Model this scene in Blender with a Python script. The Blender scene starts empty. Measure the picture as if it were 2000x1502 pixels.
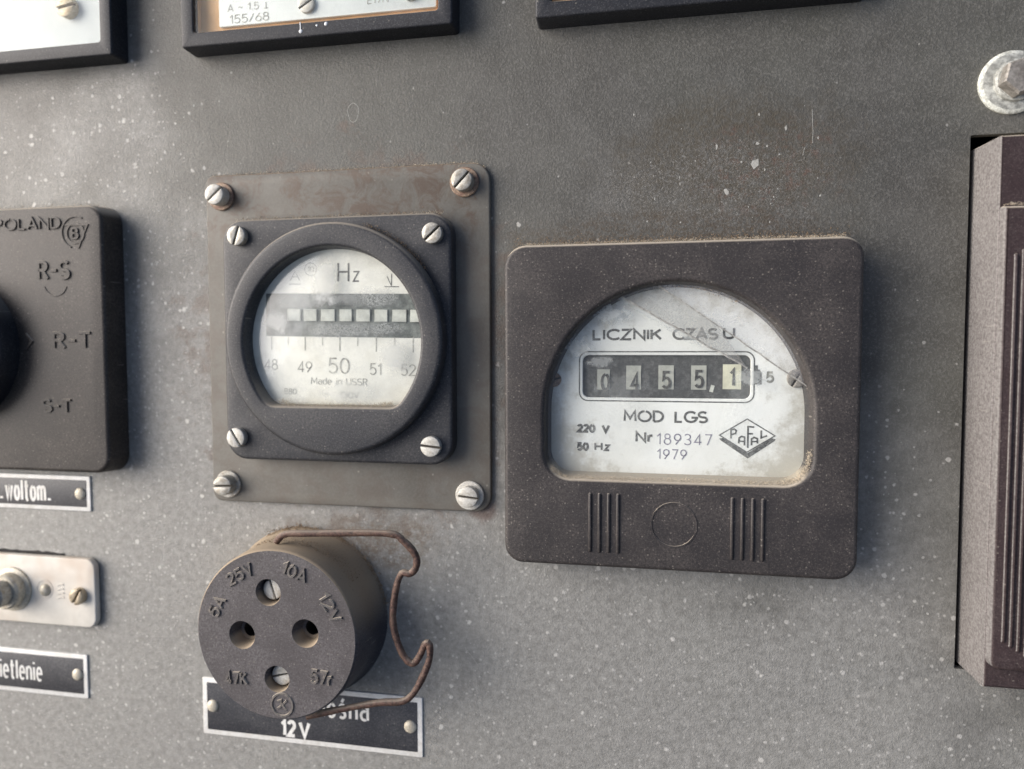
import bpy, bmesh, math, random
from math import pi, cos, sin, radians, hypot, atan2
from mathutils import Vector, Matrix, Euler
random.seed(7)
S = 0.001                                    # everything below is written in millimetres
scene = bpy.context.scene
col = scene.collection

# ------------------------------------------------------------------ camera, sky, sun, exposure
LEAN = 42.0                                  # the sheet leans back like a desk front
BASE = Matrix.Rotation(radians(90 - LEAN), 4, 'X')   # panel x right, y up the panel, z out of it
PUP = (BASE.to_3x3() @ Vector((0, 1, 0)))
cam_d = bpy.data.cameras.new('camera'); cam = bpy.data.objects.new('camera', cam_d); col.objects.link(cam)
XA = Vector((0.98044084, 0.00844269, -0.19663286)); DA = Vector((0.00231178, 0.99851658, 0.05439948)); NA = Vector((0.19680045, -0.05379005, 0.97896691))
r_ = Vector((XA.x, -DA.x, -NA.x)); u_ = -Vector((XA.y, -DA.y, -NA.y)); b_ = -Vector((XA.z, -DA.z, -NA.z))
M = Matrix((r_, u_, b_)).transposed().to_4x4(); M.translation = Vector((0, 0, 197 * S))
cam.matrix_world = BASE @ M
cam_d.sensor_width = 36; cam_d.lens = 25.99; cam_d.clip_start = 0.005; cam_d.clip_end = 100
cam_d.dof.use_dof = True; cam_d.dof.focus_distance = 0.186; cam_d.dof.aperture_fstop = 10.5
scene.camera = cam

SUN_DIR = (BASE.to_3x3() @ Vector((-0.86, 0.28, 0.50))).normalized()     # towards the light: from the left, above, in front
w = bpy.data.worlds.new('World'); scene.world = w; w.use_nodes = True
nt = w.node_tree; nt.nodes.clear()
sky = nt.nodes.new('ShaderNodeTexSky'); sky.sky_type = 'NISHITA'; sky.sun_disc = False
sky.sun_elevation = math.asin(SUN_DIR.z); sky.sun_rotation = atan2(SUN_DIR.x, SUN_DIR.y)
sky.air_density = 0.8; sky.dust_density = 5.0; sky.ozone_density = 0.5
bg = nt.nodes.new('ShaderNodeBackground'); bg.inputs[1].default_value = 0.115
wo = nt.nodes.new('ShaderNodeOutputWorld')
nt.links.new(sky.outputs[0], bg.inputs[0]); nt.links.new(bg.outputs[0], wo.inputs[0])
sd = bpy.data.lights.new('sun', 'SUN'); sd.energy = 2.7; sd.angle = radians(55); sd.color = (1, 0.99, 0.985)
sun = bpy.data.objects.new('sun', sd); col.objects.link(sun); sun.location = (-0.5, -0.5, 0.6)
sun.rotation_euler = SUN_DIR.to_track_quat('Z', 'Y').to_euler()
scene.view_settings.view_transform = 'Standard'; scene.view_settings.look = 'None'
scene.view_settings.exposure = 0.45; scene.view_settings.gamma = 1

# ------------------------------------------------------------------ material helper
class NT:
    def __init__(s, name):
        s.m = bpy.data.materials.new(name); s.m.use_nodes = True
        s.t = s.m.node_tree; s.t.nodes.clear()
        s.out = s.t.nodes.new('ShaderNodeOutputMaterial')
        s.tc = s.t.nodes.new('ShaderNodeTexCoord')
        s.mp = s.t.nodes.new('ShaderNodeMapping'); s.mp.inputs['Scale'].default_value = (1000, 1000, 1000)
        s.t.links.new(s.tc.outputs['Object'], s.mp.inputs[0]); s.P = s.mp.outputs[0]
    def n(s, typ, **kw):
        nd = s.t.nodes.new(typ)
        for k, v in kw.items(): setattr(nd, k, v)
        return nd
    def put(s, sock, v):
        if isinstance(v, bpy.types.NodeSocket): s.t.links.new(v, sock)
        elif isinstance(v, (tuple, list)) and len(v) == 3 and sock.type == 'RGBA': sock.default_value = (*v, 1)
        else: sock.default_value = v
    def math(s, op, a, b=0.0, c=0.0, clamp=False):
        nd = s.n('ShaderNodeMath', operation=op); nd.use_clamp = clamp
        s.put(nd.inputs[0], a); s.put(nd.inputs[1], b); s.put(nd.inputs[2], c); return nd.outputs[0]
    def mix(s, f, a, b):
        nd = s.n('ShaderNodeMix', data_type='RGBA'); s.put(nd.inputs[0], f); s.put(nd.inputs[6], a); s.put(nd.inputs[7], b); return nd.outputs[2]
    def noise(s, scale, detail=4, rough=0.55, vec=None, dist=0.0, seed=0.0, stretch=None):
        nd = s.n('ShaderNodeTexNoise'); v = vec or s.P
        if seed or stretch:
            m = s.n('ShaderNodeMapping'); m.inputs['Location'].default_value = (seed * 13.7, seed * 7.3, seed * 3.1)
            if stretch: m.inputs['Scale'].default_value = stretch[:3]; m.inputs['Rotation'].default_value = (0, 0, stretch[3] if len(stretch) > 3 else 0)
            s.put(m.inputs[0], v); v = m.outputs[0]
        s.put(nd.inputs['Vector'], v); nd.inputs['Scale'].default_value = scale; nd.inputs['Detail'].default_value = detail
        nd.inputs['Roughness'].default_value = rough; nd.inputs['Distortion'].default_value = dist; return nd.outputs[0]
    def ramp(s, v, a, b, lo=0.0, hi=1.0):
        nd = s.n('ShaderNodeMapRange'); nd.interpolation_type = 'SMOOTHSTEP'
        s.put(nd.inputs[0], v); nd.inputs[1].default_value = a; nd.inputs[2].default_value = b; nd.inputs[3].default_value = lo; nd.inputs[4].default_value = hi
        return nd.outputs[0]
    def xyz(s):
        nd = s.n('ShaderNodeSeparateXYZ'); s.put(nd.inputs[0], s.P); return nd.outputs
    def specks(s, size, thr, keep, seed=0.0, soft=0.06):
        """round spots: one per voronoi cell, random size, only a share of the cells"""
        m = s.n('ShaderNodeMapping'); m.inputs['Location'].default_value = (seed, seed * 2, 0); m.inputs['Scale'].default_value = (1, 1, 0.02); s.put(m.inputs[0], s.P)
        nz = s.n('ShaderNodeTexNoise'); nz.inputs['Scale'].default_value = 1.3 / size * 2; s.put(nz.inputs['Vector'], m.outputs[0])
        ad = s.n('ShaderNodeVectorMath', operation='MULTIPLY_ADD'); s.put(ad.inputs[0], nz.outputs[1]); ad.inputs[1].default_value = (size * .3,) * 3; s.put(ad.inputs[2], m.outputs[0])
        vo = s.n('ShaderNodeTexVoronoi'); vo.inputs['Scale'].default_value = 1 / size; s.put(vo.inputs['Vector'], ad.outputs[0])
        sp = s.n('ShaderNodeSeparateColor'); s.put(sp.inputs[0], vo.outputs['Color'])
        r = s.math('MULTIPLY', s.math('POWER', sp.outputs[0], 1.6), thr)
        d = s.math('SUBTRACT', r, vo.outputs['Distance'])
        f = s.ramp(d, -soft * .3, soft * .7)
        k = s.math('LESS_THAN', sp.outputs[1], keep) if not isinstance(keep, bpy.types.NodeSocket) else s.math('LESS_THAN', sp.outputs[1], keep)
        return s.math('MULTIPLY', f, k)
    def upness(s, a=0.25, b=0.8):
        g = s.n('ShaderNodeNewGeometry'); d = s.n('ShaderNodeVectorMath', operation='DOT_PRODUCT')
        s.put(d.inputs[0], g.outputs['Normal']); d.inputs[1].default_value = PUP; return s.ramp(d.outputs['Value'], a, b)
    def bump(s, h, dist, strength=1.0, normal=None):
        b = s.n('ShaderNodeBump'); s.put(b.inputs['Height'], h); b.inputs['Distance'].default_value = dist * S; b.inputs['Strength'].default_value = strength
        if normal: s.put(b.inputs['Normal'], normal)
        return b.outputs[0]
    def principled(s, color, rough, metal=0.0, normal=None, spec=0.5, **kw):
        p = s.n('ShaderNodeBsdfPrincipled'); s.put(p.inputs['Base Color'], color); s.put(p.inputs['Roughness'], rough); s.put(p.inputs['Metallic'], metal)
        p.inputs['Specular IOR Level'].default_value = spec
        if normal: s.put(p.inputs['Normal'], normal)
        for k, v in kw.items(): s.put(p.inputs[k], v)
        return p.outputs[0]
    def done(s, sh): s.t.links.new(sh, s.out.inputs[0]); return s.m

DUST = (0.46, 0.41, 0.335)
def plastic(name, c, rough=0.5, grain=0.06, dust=0.10, edge=0.85, specks=0.5, spec=0.5, tint=(0.2, 0.18, 0.16), bumpd=0.05, up=(0.3, 0.75), side=0.0, dustc=DUST):
    t = NT(name)
    a = t.noise(0.09, 5, .6); b = t.noise(1.6, 4, .7); fine = t.noise(4.5, 2, .6, seed=2)
    cc = t.mix(t.ramp(b, .35, .7), tuple(x * .82 for x in c), tuple(x * 1.2 for x in c))
    g1 = t.noise(2.6, 3, .75, seed=6)
    cc = t.mix(t.ramp(g1, .54, .68, 0, .8), cc, tint); cc = t.mix(t.ramp(g1, .34, .44, .5, 0), cc, tuple(x * .5 for x in c))
    film = t.math('MULTIPLY', t.ramp(a, .35, .7), t.ramp(b, .3, .75))
    cc = t.mix(t.math('MULTIPLY', film, dust), cc, tint)
    sp = t.math('MULTIPLY', t.specks(.7, .34, t.ramp(a, .35, .65, specks * .1, specks * .75), 3.3), .26)
    cc = t.mix(sp, cc, (0.42, 0.39, 0.34))
    up = t.math('MULTIPLY', t.upness(*up), t.ramp(b, .1, .45), clamp=True)
    cc = t.mix(t.math('MULTIPLY', up, edge), cc, dustc)
    if side:                                   # fine grey dust clinging to the left flank
        g = t.n('ShaderNodeNewGeometry'); d = t.n('ShaderNodeVectorMath', operation='DOT_PRODUCT'); t.put(d.inputs[0], g.outputs['Normal']); d.inputs[1].default_value = (-1, 0, 0)
        cc = t.mix(t.math('MULTIPLY', t.math('MULTIPLY', t.ramp(d.outputs['Value'], .5, .9), side), t.ramp(b, .3, .7, .35, 1)), cc, (.30, .295, .29))
    rr = t.math('ADD', t.math('MULTIPLY', a, .16), rough - .08)
    rr = t.math('ADD', rr, t.math('MULTIPLY', up, .35), clamp=True)
    h = t.math('ADD', t.math('MULTIPLY', fine, .5), b)
    return t.done(t.principled(cc, rr, 0, t.bump(h, bumpd, grain * 8), spec))

def simple(name, c, rough=.5, metal=0.0, var=.15, scale=1.2, spec=.5, bumpd=.02, edge=0.0, dirt=0.0, dirtc=(0.10, .075, .05)):
    t = NT(name)
    b = t.noise(scale, 4, .65); c2 = t.noise(scale * .35, 3, .6, seed=4)
    cc = t.mix(t.ramp(b, .3, .7), tuple(x * (1 - var) for x in c), tuple(min(1, x * (1 + var)) for x in c))
    if dirt: cc = t.mix(t.math('MULTIPLY', t.ramp(c2, .45, .68), dirt), cc, dirtc)
    if edge: cc = t.mix(t.math('MULTIPLY', t.upness(), edge), cc, DUST)
    return t.done(t.principled(cc, rough, metal, t.bump(b, bumpd, .6), spec))

# ---- the painted steel sheet
def make_panel_mat():
    t = NT('painted_steel'); X, Y, Z = t.xyz()
    big = t.noise(0.012, 4, .6); mid = t.noise(0.11, 5, .62, seed=1); fine = t.noise(1.9, 3, .6, seed=5); grit = t.noise(4.0, 2, .7, seed=6)
    cc = t.mix(t.ramp(mid, .3, .7), (0.074, 0.072, 0.065), (0.104, 0.102, 0.094))
    cc = t.mix(t.math('MULTIPLY', t.ramp(big, .4, .62), .35), cc, (0.125, .128, .108))
    cc = t.mix(t.ramp(fine, .46, .68, 0, .42), cc, (0.215, .212, .20))
    cc = t.mix(t.ramp(grit, .34, .5, .45, 0), cc, (0.055, .053, .048))
    # ragged dried splash film, its gradient paints the brighter light at bottom and left
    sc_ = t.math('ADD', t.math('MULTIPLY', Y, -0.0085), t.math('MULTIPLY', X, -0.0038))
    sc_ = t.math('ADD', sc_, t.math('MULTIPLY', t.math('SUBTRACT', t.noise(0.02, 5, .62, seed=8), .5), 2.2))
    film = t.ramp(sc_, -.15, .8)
    film_light = t.math('MULTIPLY', film, t.ramp(t.noise(.5, 5, .75, seed=9), .28, .72, .45, 1))
    cc = t.mix(t.math('MULTIPLY', film_light, .74), cc, (0.385, .383, .366))
    keep = t.math('ADD', t.math('MULTIPLY', t.ramp(sc_, -.35, .6), .6), t.ramp(X, -110, -160, .015, .13))
    s1 = t.specks(2.3, .30, keep, 1.7, .16); s2 = t.specks(4.6, .19, keep, 9.1, .09); s3 = t.specks(1.3, .36, keep, 4.4, .2)
    cc = t.mix(t.math('MULTIPLY', s1, .42), cc, (.72, .71, .68)); cc = t.mix(t.math('MULTIPLY', s2, .55), cc, (.72, .71, .67)); cc = t.mix(t.math('MULTIPLY', s3, .36), cc, (.66, .65, .62))
    # brown rub mark on the upper right, rust creeping round the mounting plate
    def blob(cx, cy, rx, ry, seed, a=1.15, b=.5):
        dx = t.math('DIVIDE', t.math('SUBTRACT', X, cx), rx); dy = t.math('DIVIDE', t.math('SUBTRACT', Y, cy), ry)
        r = t.math('SQRT', t.math('ADD', t.math('MULTIPLY', dx, dx), t.math('MULTIPLY', dy, dy)))
        r = t.math('ADD', r, t.math('MULTIPLY', t.math('SUBTRACT', t.noise(.12, 5, .7, seed=seed), .5), 1.3))
        return t.ramp(r, a, b)
    scuff = t.math('MULTIPLY', blob(18, 47, 34, 18, 3), t.ramp(t.noise(.7, 5, .72, seed=11), .33, .62, .2, 1))
    cc = t.mix(t.math('MULTIPLY', scuff, .75), cc, (.075, .063, .043))
    cc = t.mix(t.math('MULTIPLY', t.math('MULTIPLY', blob(26, 44, 20, 14, 5), t.ramp(t.noise(.35, 5, .75, seed=12), .5, .66)), .5), cc, (.13, .07, .05))
    lint = t.math('MULTIPLY', blob(12, 40, 34, 14, 7), t.ramp(t.noise(1.0, 6, .8, seed=13, dist=2.5), .52, .6))
    cc = t.mix(t.math('MULTIPLY', lint, .5), cc, (.34, .34, .33))
    dirtb = t.math('MULTIPLY', blob(2, 29, 48, 6, 15), t.ramp(t.noise(.9, 5, .8, seed=17), .42, .6))
    cc = t.mix(t.math('MULTIPLY', dirtb, .6), cc, (.07, .05, .03))
    rust = t.math('MULTIPLY', blob(-88, 1, 52, 56, 6, 1.05, .9), t.ramp(t.noise(.12, 4, .6, seed=14), .42, .6))
    cc = t.mix(t.math('MULTIPLY', rust, .55), cc, (.12, .085, .065))
    drip = t.math('MULTIPLY', blob(-80, -56, 22, 9, 19), t.ramp(t.noise(.6, 5, .75, seed=18), .38, .6))
    cc = t.mix(t.math('MULTIPLY', drip, .65), cc, (.13, .09, .055))
    cc = t.mix(t.math('MULTIPLY', blob(-48, -46, 5, 4, 20), .6), cc, (.10, .05, .035))
    # dust on the ledge over the switch
    rr = t.ramp(fine, .3, .7, .46, .6)
    h = t.math('ADD', t.math('MULTIPLY', fine, 1.0), t.math('MULTIPLY', grit, .45))
    h = t.math('ADD', h, t.math('MULTIPLY', t.math('ADD', s1, s2), .12))
    return t.done(t.principled(cc, rr, 0, t.bump(h, .2, .8), .5))

def film_glass(name, base, patch_c, patch_amt, pscale=.09, seed=0, gloss=1.0, lo=.45, hi=.68, tint=(.62, .64, .62), streak=None, rough=.04):
    """thin pane, see-through, with a patchy film: dry dust plus painted pale reflections"""
    t = NT(name)
    n1 = t.noise(pscale, 6, .68, seed=seed + 1, dist=.6); n2 = t.noise(1.4, 5, .75, seed=seed + 2); n3 = t.noise(.45, 5, .75, seed=seed + 3, dist=2.5)
    f = t.math('MULTIPLY', t.ramp(n1, lo, hi), t.ramp(n2, .3, .62, .35, 1))
    f = t.math('ADD', t.math('MULTIPLY', f, patch_amt), t.math('MULTIPLY', t.ramp(n3, .4, .75), base * .8))
    f = t.math('ADD', f, base, clamp=True)
    if streak: f = streak(t, f)
    tr = t.n('ShaderNodeBsdfTransparent'); tr.inputs[0].default_value = (.97, .98, .97, 1)
    d0 = t.n('ShaderNodeBsdfDiffuse'); t.put(d0.inputs[0], tint); tl = t.n('ShaderNodeBsdfTranslucent'); t.put(tl.inputs[0], tint)
    df = t.n('ShaderNodeMixShader'); df.inputs[0].default_value = .4; t.put(df.inputs[1], d0.outputs[0]); t.put(df.inputs[2], tl.outputs[0])
    m1 = t.n('ShaderNodeMixShader'); t.put(m1.inputs[0], f); t.put(m1.inputs[1], tr.outputs[0]); t.put(m1.inputs[2], df.outputs[0])
    gl = t.n('ShaderNodeBsdfGlossy'); gl.inputs['Roughness'].default_value = rough; t.put(gl.inputs['Normal'], t.bump(n1, .03, .5))
    fr = t.n('ShaderNodeFresnel'); fr.inputs[0].default_value = 1.5
    m2 = t.n('ShaderNodeMixShader'); gb = t.n('ShaderNodeNewGeometry'); front = t.math('SUBTRACT', 1.0, gb.outputs['Backfacing']); t.put(m2.inputs[0], t.math('MULTIPLY', t.math('MULTIPLY', fr.outputs[0], gloss), front)); t.put(m2.inputs[1], m1.outputs[0]); t.put(m2.inputs[2], gl.outputs[0])
    return t.done(m2.outputs[0])

def ink(name, c, fade, fadec, scale=1.8, lo=.42, hi=.66, seed=0, rough=.6):
    t = NT(name)
    n = t.noise(scale, 5, .75, seed=seed + 1); n2 = t.noise(.16, 3, .6, seed=seed + 2)
    f = t.math('MULTIPLY', t.ramp(n, lo, hi), fade); f = t.math('ADD', f, t.math('MULTIPLY', t.ramp(n2, .45, .65), fade * .4), clamp=True)
    return t.done(t.principled(t.mix(f, c, fadec), rough))

MAT = {}
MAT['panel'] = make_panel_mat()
MAT['bake'] = plastic('brown_black_bakelite', (0.030, 0.027, 0.028), rough=.52, spec=.4, dust=.6, tint=(.10, .088, .082), bumpd=.07, specks=1.2)
MAT['blue'] = plastic('blue_black_bakelite', (0.03, 0.032, 0.038), rough=.48, spec=.4, dust=.4, tint=(.12, .115, .11), bumpd=.04, specks=.4, edge=.55)
MAT['frame'] = plastic('glossy_black_frame', (0.016, 0.018, 0.024), spec=.35, rough=.5, dust=.2, tint=(.09, .09, .095), bumpd=.02, specks=.15, edge=.4)
MAT['sock'] = plastic('dusty_socket_bakelite', (0.05, 0.048, 0.057), rough=.52, spec=.4, dust=.75, tint=(.145, .14, .152), bumpd=.07, specks=.9, edge=1.0, up=(-.1, .5), dustc=(.33, .265, .19))
MAT['sock_l'] = plastic('worn_raised_marks', (0.085, 0.08, 0.08), rough=.5, dust=.8, tint=(.24, .21, .18), bumpd=.05, specks=.3, edge=1.0, up=(0.1, .5))
MAT['switch'] = plastic('grey_black_bakelite', (0.033, 0.029, 0.027), spec=.35, rough=.5, dust=.65, tint=(.12, .104, .092), bumpd=.08, specks=.8)
MAT['brown'] = plastic('dark_brown_bakelite', (0.038, 0.025, 0.026), rough=.5, spec=.35, dust=.35, tint=(.1, .082, .08), bumpd=.06, specks=.5, side=.75)
MAT['plate'] = None
def make_plate_mat():
    t = NT('grey_painted_plate'); X, Y, Z = t.xyz()
    a = t.noise(.07, 5, .65); b = t.noise(1.3, 4, .65, seed=3); r = t.noise(.16, 6, .72, seed=5, dist=.6)
    cc = t.mix(t.ramp(a, .3, .7), (.115, .108, .093), (.148, .142, .126))
    cc = t.mix(t.ramp(b, .4, .7, 0, .4), cc, (.17, .165, .15))
    top = t.ramp(t.math('ADD', Y, t.math('MULTIPLY', t.math('SUBTRACT', r, .5), 30)), 26, 42)
    f = t.math('MULTIPLY', t.ramp(r, .44, .62), t.math('ADD', t.math('MULTIPLY', top, .55), .25), clamp=True)
    cc = t.mix(f, cc, (.10, .07, .052))
    cc = t.mix(t.math('MULTIPLY', t.upness(), .7), cc, (.30, .215, .14))
    cc = t.mix(t.math('MULTIPLY', t.specks(2.2, .2, .3, 6.0), .5), cc, (.36, .34, .3))
    return t.done(t.principled(cc, .55, 0, t.bump(t.math('ADD', b, t.math('MULTIPLY', r, 1.5)), .09, .6), .4))
MAT['plate'] = make_plate_mat()
MAT['zinc'] = simple('dull_zinc', (.40, .39, .355), .42, .35, .22, 1.8, bumpd=.06, dirt=.55, dirtc=(.2, .16, .11))
MAT['zinc_b'] = simple('pale_zinc', (.54, .53, .49), .5, .15, .15, 2.2, bumpd=.06, dirt=.35, dirtc=(.28, .24, .17))
MAT['rustw'] = simple('rusty_washer', (.26, .19, .14), .6, .3, .4, 1.6, bumpd=.08, dirt=.7, dirtc=(.12, .055, .04))
MAT['brass'] = simple('aged_brass', (.46, .385, .27), .48, .25, .2, 1.5, dirt=.4)
MAT['rivet'] = simple('dusty_rivet', (.56, .52, .43), .5, .2, .2, 1.8, dirt=.4, dirtc=(.3, .23, .14))
MAT['grime'] = simple('slot_grime', (.045, .038, .03), .8, 0, .3, 3)
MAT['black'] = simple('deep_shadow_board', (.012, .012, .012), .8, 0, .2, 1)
MAT['galv'] = simple('corroded_galvanised', (.36, .37, .35), .6, .15, .45, .7, bumpd=.12, dirt=.45, dirtc=(.17, .17, .15))
MAT['galv_edge'] = simple('white_corrosion', (.55, .57, .53), .8, 0, .35, 1.2, bumpd=.25, dirt=.6, dirtc=(.2, .2, .18))
MAT['bolt'] = simple('grey_bolt', (.27, .255, .235), .5, .35, .3, 1.2, bumpd=.08, dirt=.4, dirtc=(.09, .075, .06))
MAT['rustwire'] = simple('rusted_wire', (.085, .048, .038), .6, .15, .6, 1.3, bumpd=.3, edge=.4, dirt=.35, dirtc=(.2, .13, .09))
MAT['lint'] = simple('pale_dust', (.47, .41, .32), .95, 0, .3, 2)
MAT['lint_b'] = simple('brown_dust', (.26, .185, .115), .95, 0, .35, 2)
MAT['dialw'] = simple('cream_dial', (.80, .80, .74), .55, 0, .05, .3, dirt=.35, dirtc=(.52, .50, .42))
MAT['white'] = simple('white_meter_dial', (.66, .70, .69), .5, 0, .04, .2)
MAT['tan'] = simple('tan_inner_box', (.55, .31, .13), .6, 0, .15, .2)
MAT['plate_w'] = simple('white_painted_bracket', (.72, .69, .62), .45, 0, .08, .12, dirt=.75, dirtc=(.55, .44, .34))
def make_hourdial():
    t = NT('stained_white_dial'); X, Y, Z = t.xyz()
    a = t.noise(.06, 5, .6); b = t.noise(.28, 6, .7, seed=3); c = t.noise(2.0, 4, .7, seed=4)
    cc = t.mix(t.ramp(a, .3, .7), (.70, .715, .69), (.80, .82, .81))
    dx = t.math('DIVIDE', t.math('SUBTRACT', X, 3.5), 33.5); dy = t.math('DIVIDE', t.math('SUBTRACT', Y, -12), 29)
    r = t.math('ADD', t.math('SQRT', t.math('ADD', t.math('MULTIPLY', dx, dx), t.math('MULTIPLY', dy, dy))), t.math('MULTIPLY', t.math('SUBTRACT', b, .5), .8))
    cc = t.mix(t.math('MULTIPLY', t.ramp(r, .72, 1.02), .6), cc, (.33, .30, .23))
    cc = t.mix(t.math('MULTIPLY', t.ramp(b, .56, .7), .3), cc, (.40, .39, .34))
    cc = t.mix(t.ramp(c, .58, .75, 0, .3), cc, (.45, .45, .42))
    return t.done(t.principled(cc, .5))
MAT['hourdial'] = make_hourdial()
MAT['ink'] = ink('faded_black_print', (.05, .05, .05), .42, (.42, .43, .41))
MAT['inkb'] = ink('crisp_black_print', (.03, .03, .03), .3, (.3, .3, .28))
MAT['inkp'] = ink('violet_stamp_ink', (.15, .14, .2), .55, (.5, .5, .55), scale=1.2)
MAT['inkf'] = ink('pale_grey_print', (.2, .2, .18), .75, (.6, .6, .55), scale=.9, lo=.38)
MAT['band'] = ink('dusty_dark_band', (.055, .066, .062), .5, (.30, .33, .315), scale=.5, lo=.35, hi=.7, seed=3)
MAT['reed'] = simple('pale_reed_flag', (.50, .52, .48), .6, 0, .22, .25)
MAT['cwin'] = ink('dusty_counter_mask', (.05, .052, .052), .45, (.17, .17, .17), scale=1.0, seed=5)
MAT['drum'] = simple('cream_digit_drum', (.6, .6, .47), .55, 0, .1, .6)
MAT['drumw'] = simple('grey_digit_drum', (.36, .37, .335), .55, 0, .12, .6)
MAT['npb'] = plastic('black_enamel_plate', (.03, .032, .04), rough=.38, dust=.5, tint=(.13, .13, .135), bumpd=.03, specks=.3, edge=0)
MAT['npw'] = simple('bare_aluminium_print', (.74, .74, .72), .45, .1, .08, 1.0, dirt=.3, dirtc=(.5, .47, .4))
MAT['chip'] = simple('bare_paint_chip', (.34, .34, .32), .7, 0, .15, 2)

# ------------------------------------------------------------------ geometry helpers (mm)
class MB:
    def __init__(s): s.bm = bmesh.new(); s.mats = []; s.cur = 0
    def use(s, m):
        if m not in s.mats: s.mats.append(m)
        s.cur = s.mats.index(m); return s
    def face(s, vs, smooth=True):
        try: f = s.bm.faces.new(vs)
        except ValueError: return None
        f.smooth = smooth; f.material_index = s.cur; return f
    def v(s, x, y, z): return s.bm.verts.new((x * S, y * S, z * S))
    def build(s, name, parent=None, loc=(0, 0, 0), rz=0.0, sharp=35, mats=None):
        me = bpy.data.meshes.new(name); bmesh.ops.remove_doubles(s.bm, verts=s.bm.verts, dist=1e-7)
        bmesh.ops.recalc_face_normals(s.bm, faces=s.bm.faces) if getattr(s, 'recalc', True) else None
        s.bm.to_mesh(me); s.bm.free()
        for m in (mats or s.mats): me.materials.append(m)
        me.set_sharp_from_angle(angle=radians(sharp))
        return put(name, me, parent, loc, rz)
def put(name, me, parent=None, loc=(0, 0, 0), rz=0.0):
    o = bpy.data.objects.new(name, me); col.objects.link(o)
    L = Matrix.Translation(Vector(loc) * S) @ Matrix.Rotation(rz, 4, 'Z')
    if parent: o.parent = parent; o.matrix_local = L
    else: o.matrix_world = BASE @ L
    return o
def root(name, label, cat, group=None, loc=(0, 0, 0)):
    o = put(name, None, None, loc); o.empty_display_size = .005
    tag(o, label, cat, group); return o
def tag(o, label, cat, group=None, kind=None):
    if label: o['label'] = label
    if cat: o['category'] = cat
    if group: o['group'] = group
    if kind: o['kind'] = kind
def rrect(x0, y0, x1, y1, r=0.0, n=6):
    if isinstance(r, (int, float)): r = (r,) * 4                # tl tr br bl
    pts = []
    for (cx, cy, a0, rr) in ((x1, y0, -pi / 2, r[2]), (x1, y1, 0, r[1]), (x0, y1, pi / 2, r[0]), (x0, y0, pi, r[3])):
        sx = -1 if cx == x1 else 1; sy = 1 if cy == y0 else -1
        if rr <= 0: pts.append((cx, cy)); continue
        ox, oy = cx + sx * rr, cy + sy * rr
        for i in range(n + 1):
            a = a0 + i / n * pi / 2; pts.append((ox + rr * cos(a), oy + rr * sin(a)))
    return pts                                                   # counter-clockwise
def circle(cx, cy, r, n=64): return [(cx + r * cos(2 * pi * i / n), cy + r * sin(2 * pi * i / n)) for i in range(n)]
def inset(loop, d):
    """move a ccw loop inwards by d"""
    n = len(loop); out = []
    for i in range(n):
        p0, p1, p2 = Vector(loop[i - 1]), Vector(loop[i]), Vector(loop[(i + 1) % n])
        e1 = (p1 - p0).normalized(); e2 = (p2 - p1).normalized()
        n1 = Vector((-e1.y, e1.x)); n2 = Vector((-e2.y, e2.x)); m = n1 + n2
        if m.length < 1e-6: m = n1
        m = m.normalized(); k = d / max(.3, m.dot(n1)); out.append((p1.x + m.x * k, p1.y + m.y * k))
    return out
def ring_rows(mb, rows):
    """rows: list of (loop, z); skins between them"""
    R = [[mb.v(x, y, z) for x, y in lp] for lp, z in rows]
    for a, b in zip(R, R[1:]):
        n = len(a)
        for i in range(n): mb.face((a[i], a[(i + 1) % n], b[(i + 1) % n], b[i]))
    return R
def fill(mb, loops):
    edges = []
    for lp in loops:
        for i in range(len(lp)):
            e = mb.bm.edges.get((lp[i], lp[(i + 1) % len(lp)])) or mb.bm.edges.new((lp[i], lp[(i + 1) % len(lp)]))
            edges.append(e)
    r = bmesh.ops.triangle_fill(mb.bm, use_beauty=True, edges=edges, normal=(0, 0, 1))
    for f in r['geom']:
        if isinstance(f, bmesh.types.BMFace): f.smooth = False; f.material_index = mb.cur
def slab(mb, outer, z0, z1, bev=0.3, holes=(), hbev=None, draft=0.0, steps=3, back=False):
    """plate with rounded front edge; holes are ccw loops with their own bevel (bev, zbottom)"""
    rows = [(outer, z0)]
    o1 = inset(outer, draft) if draft else outer
    for i in range(steps + 1):
        a = i / steps * pi / 2; rows.append((inset(o1, bev * (1 - cos(a))) if bev * (1 - cos(a)) > 1e-6 else o1, z1 - bev + bev * sin(a)))
    R = ring_rows(mb, rows); tops = [R[-1]]
    for k, h in enumerate(holes):
        hb = (hbev or [(bev, z0, 0)] * len(holes))[k]; b, zb = hb[0], hb[1]; fun = hb[2] if len(hb) > 2 else 0
        rr = [(inset(h, fun), zb)]
        for i in range(steps + 1):
            a = i / steps * pi / 2; rr.append((inset(h, -b * (1 - cos(a))) if a else h, z1 - b + b * sin(a)))
        H = ring_rows(mb, rr); tops.append(H[-1])
    fill(mb, tops)
    if back and not holes: fill(mb, [R[0]])
    return mb
def lathe(mb, prof, cx=0, cy=0, n=48, cap=True):
    R = [[mb.v(cx + r * cos(2 * pi * i / n), cy + r * sin(2 * pi * i / n), z) for i in range(n)] for r, z in prof]
    for a, b in zip(R, R[1:]):
        for i in range(n): mb.face((a[i], a[(i + 1) % n], b[(i + 1) % n], b[i]))
    if cap:
        f = mb.face(R[-1]);
        if f: f.smooth = False
    return R
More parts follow.
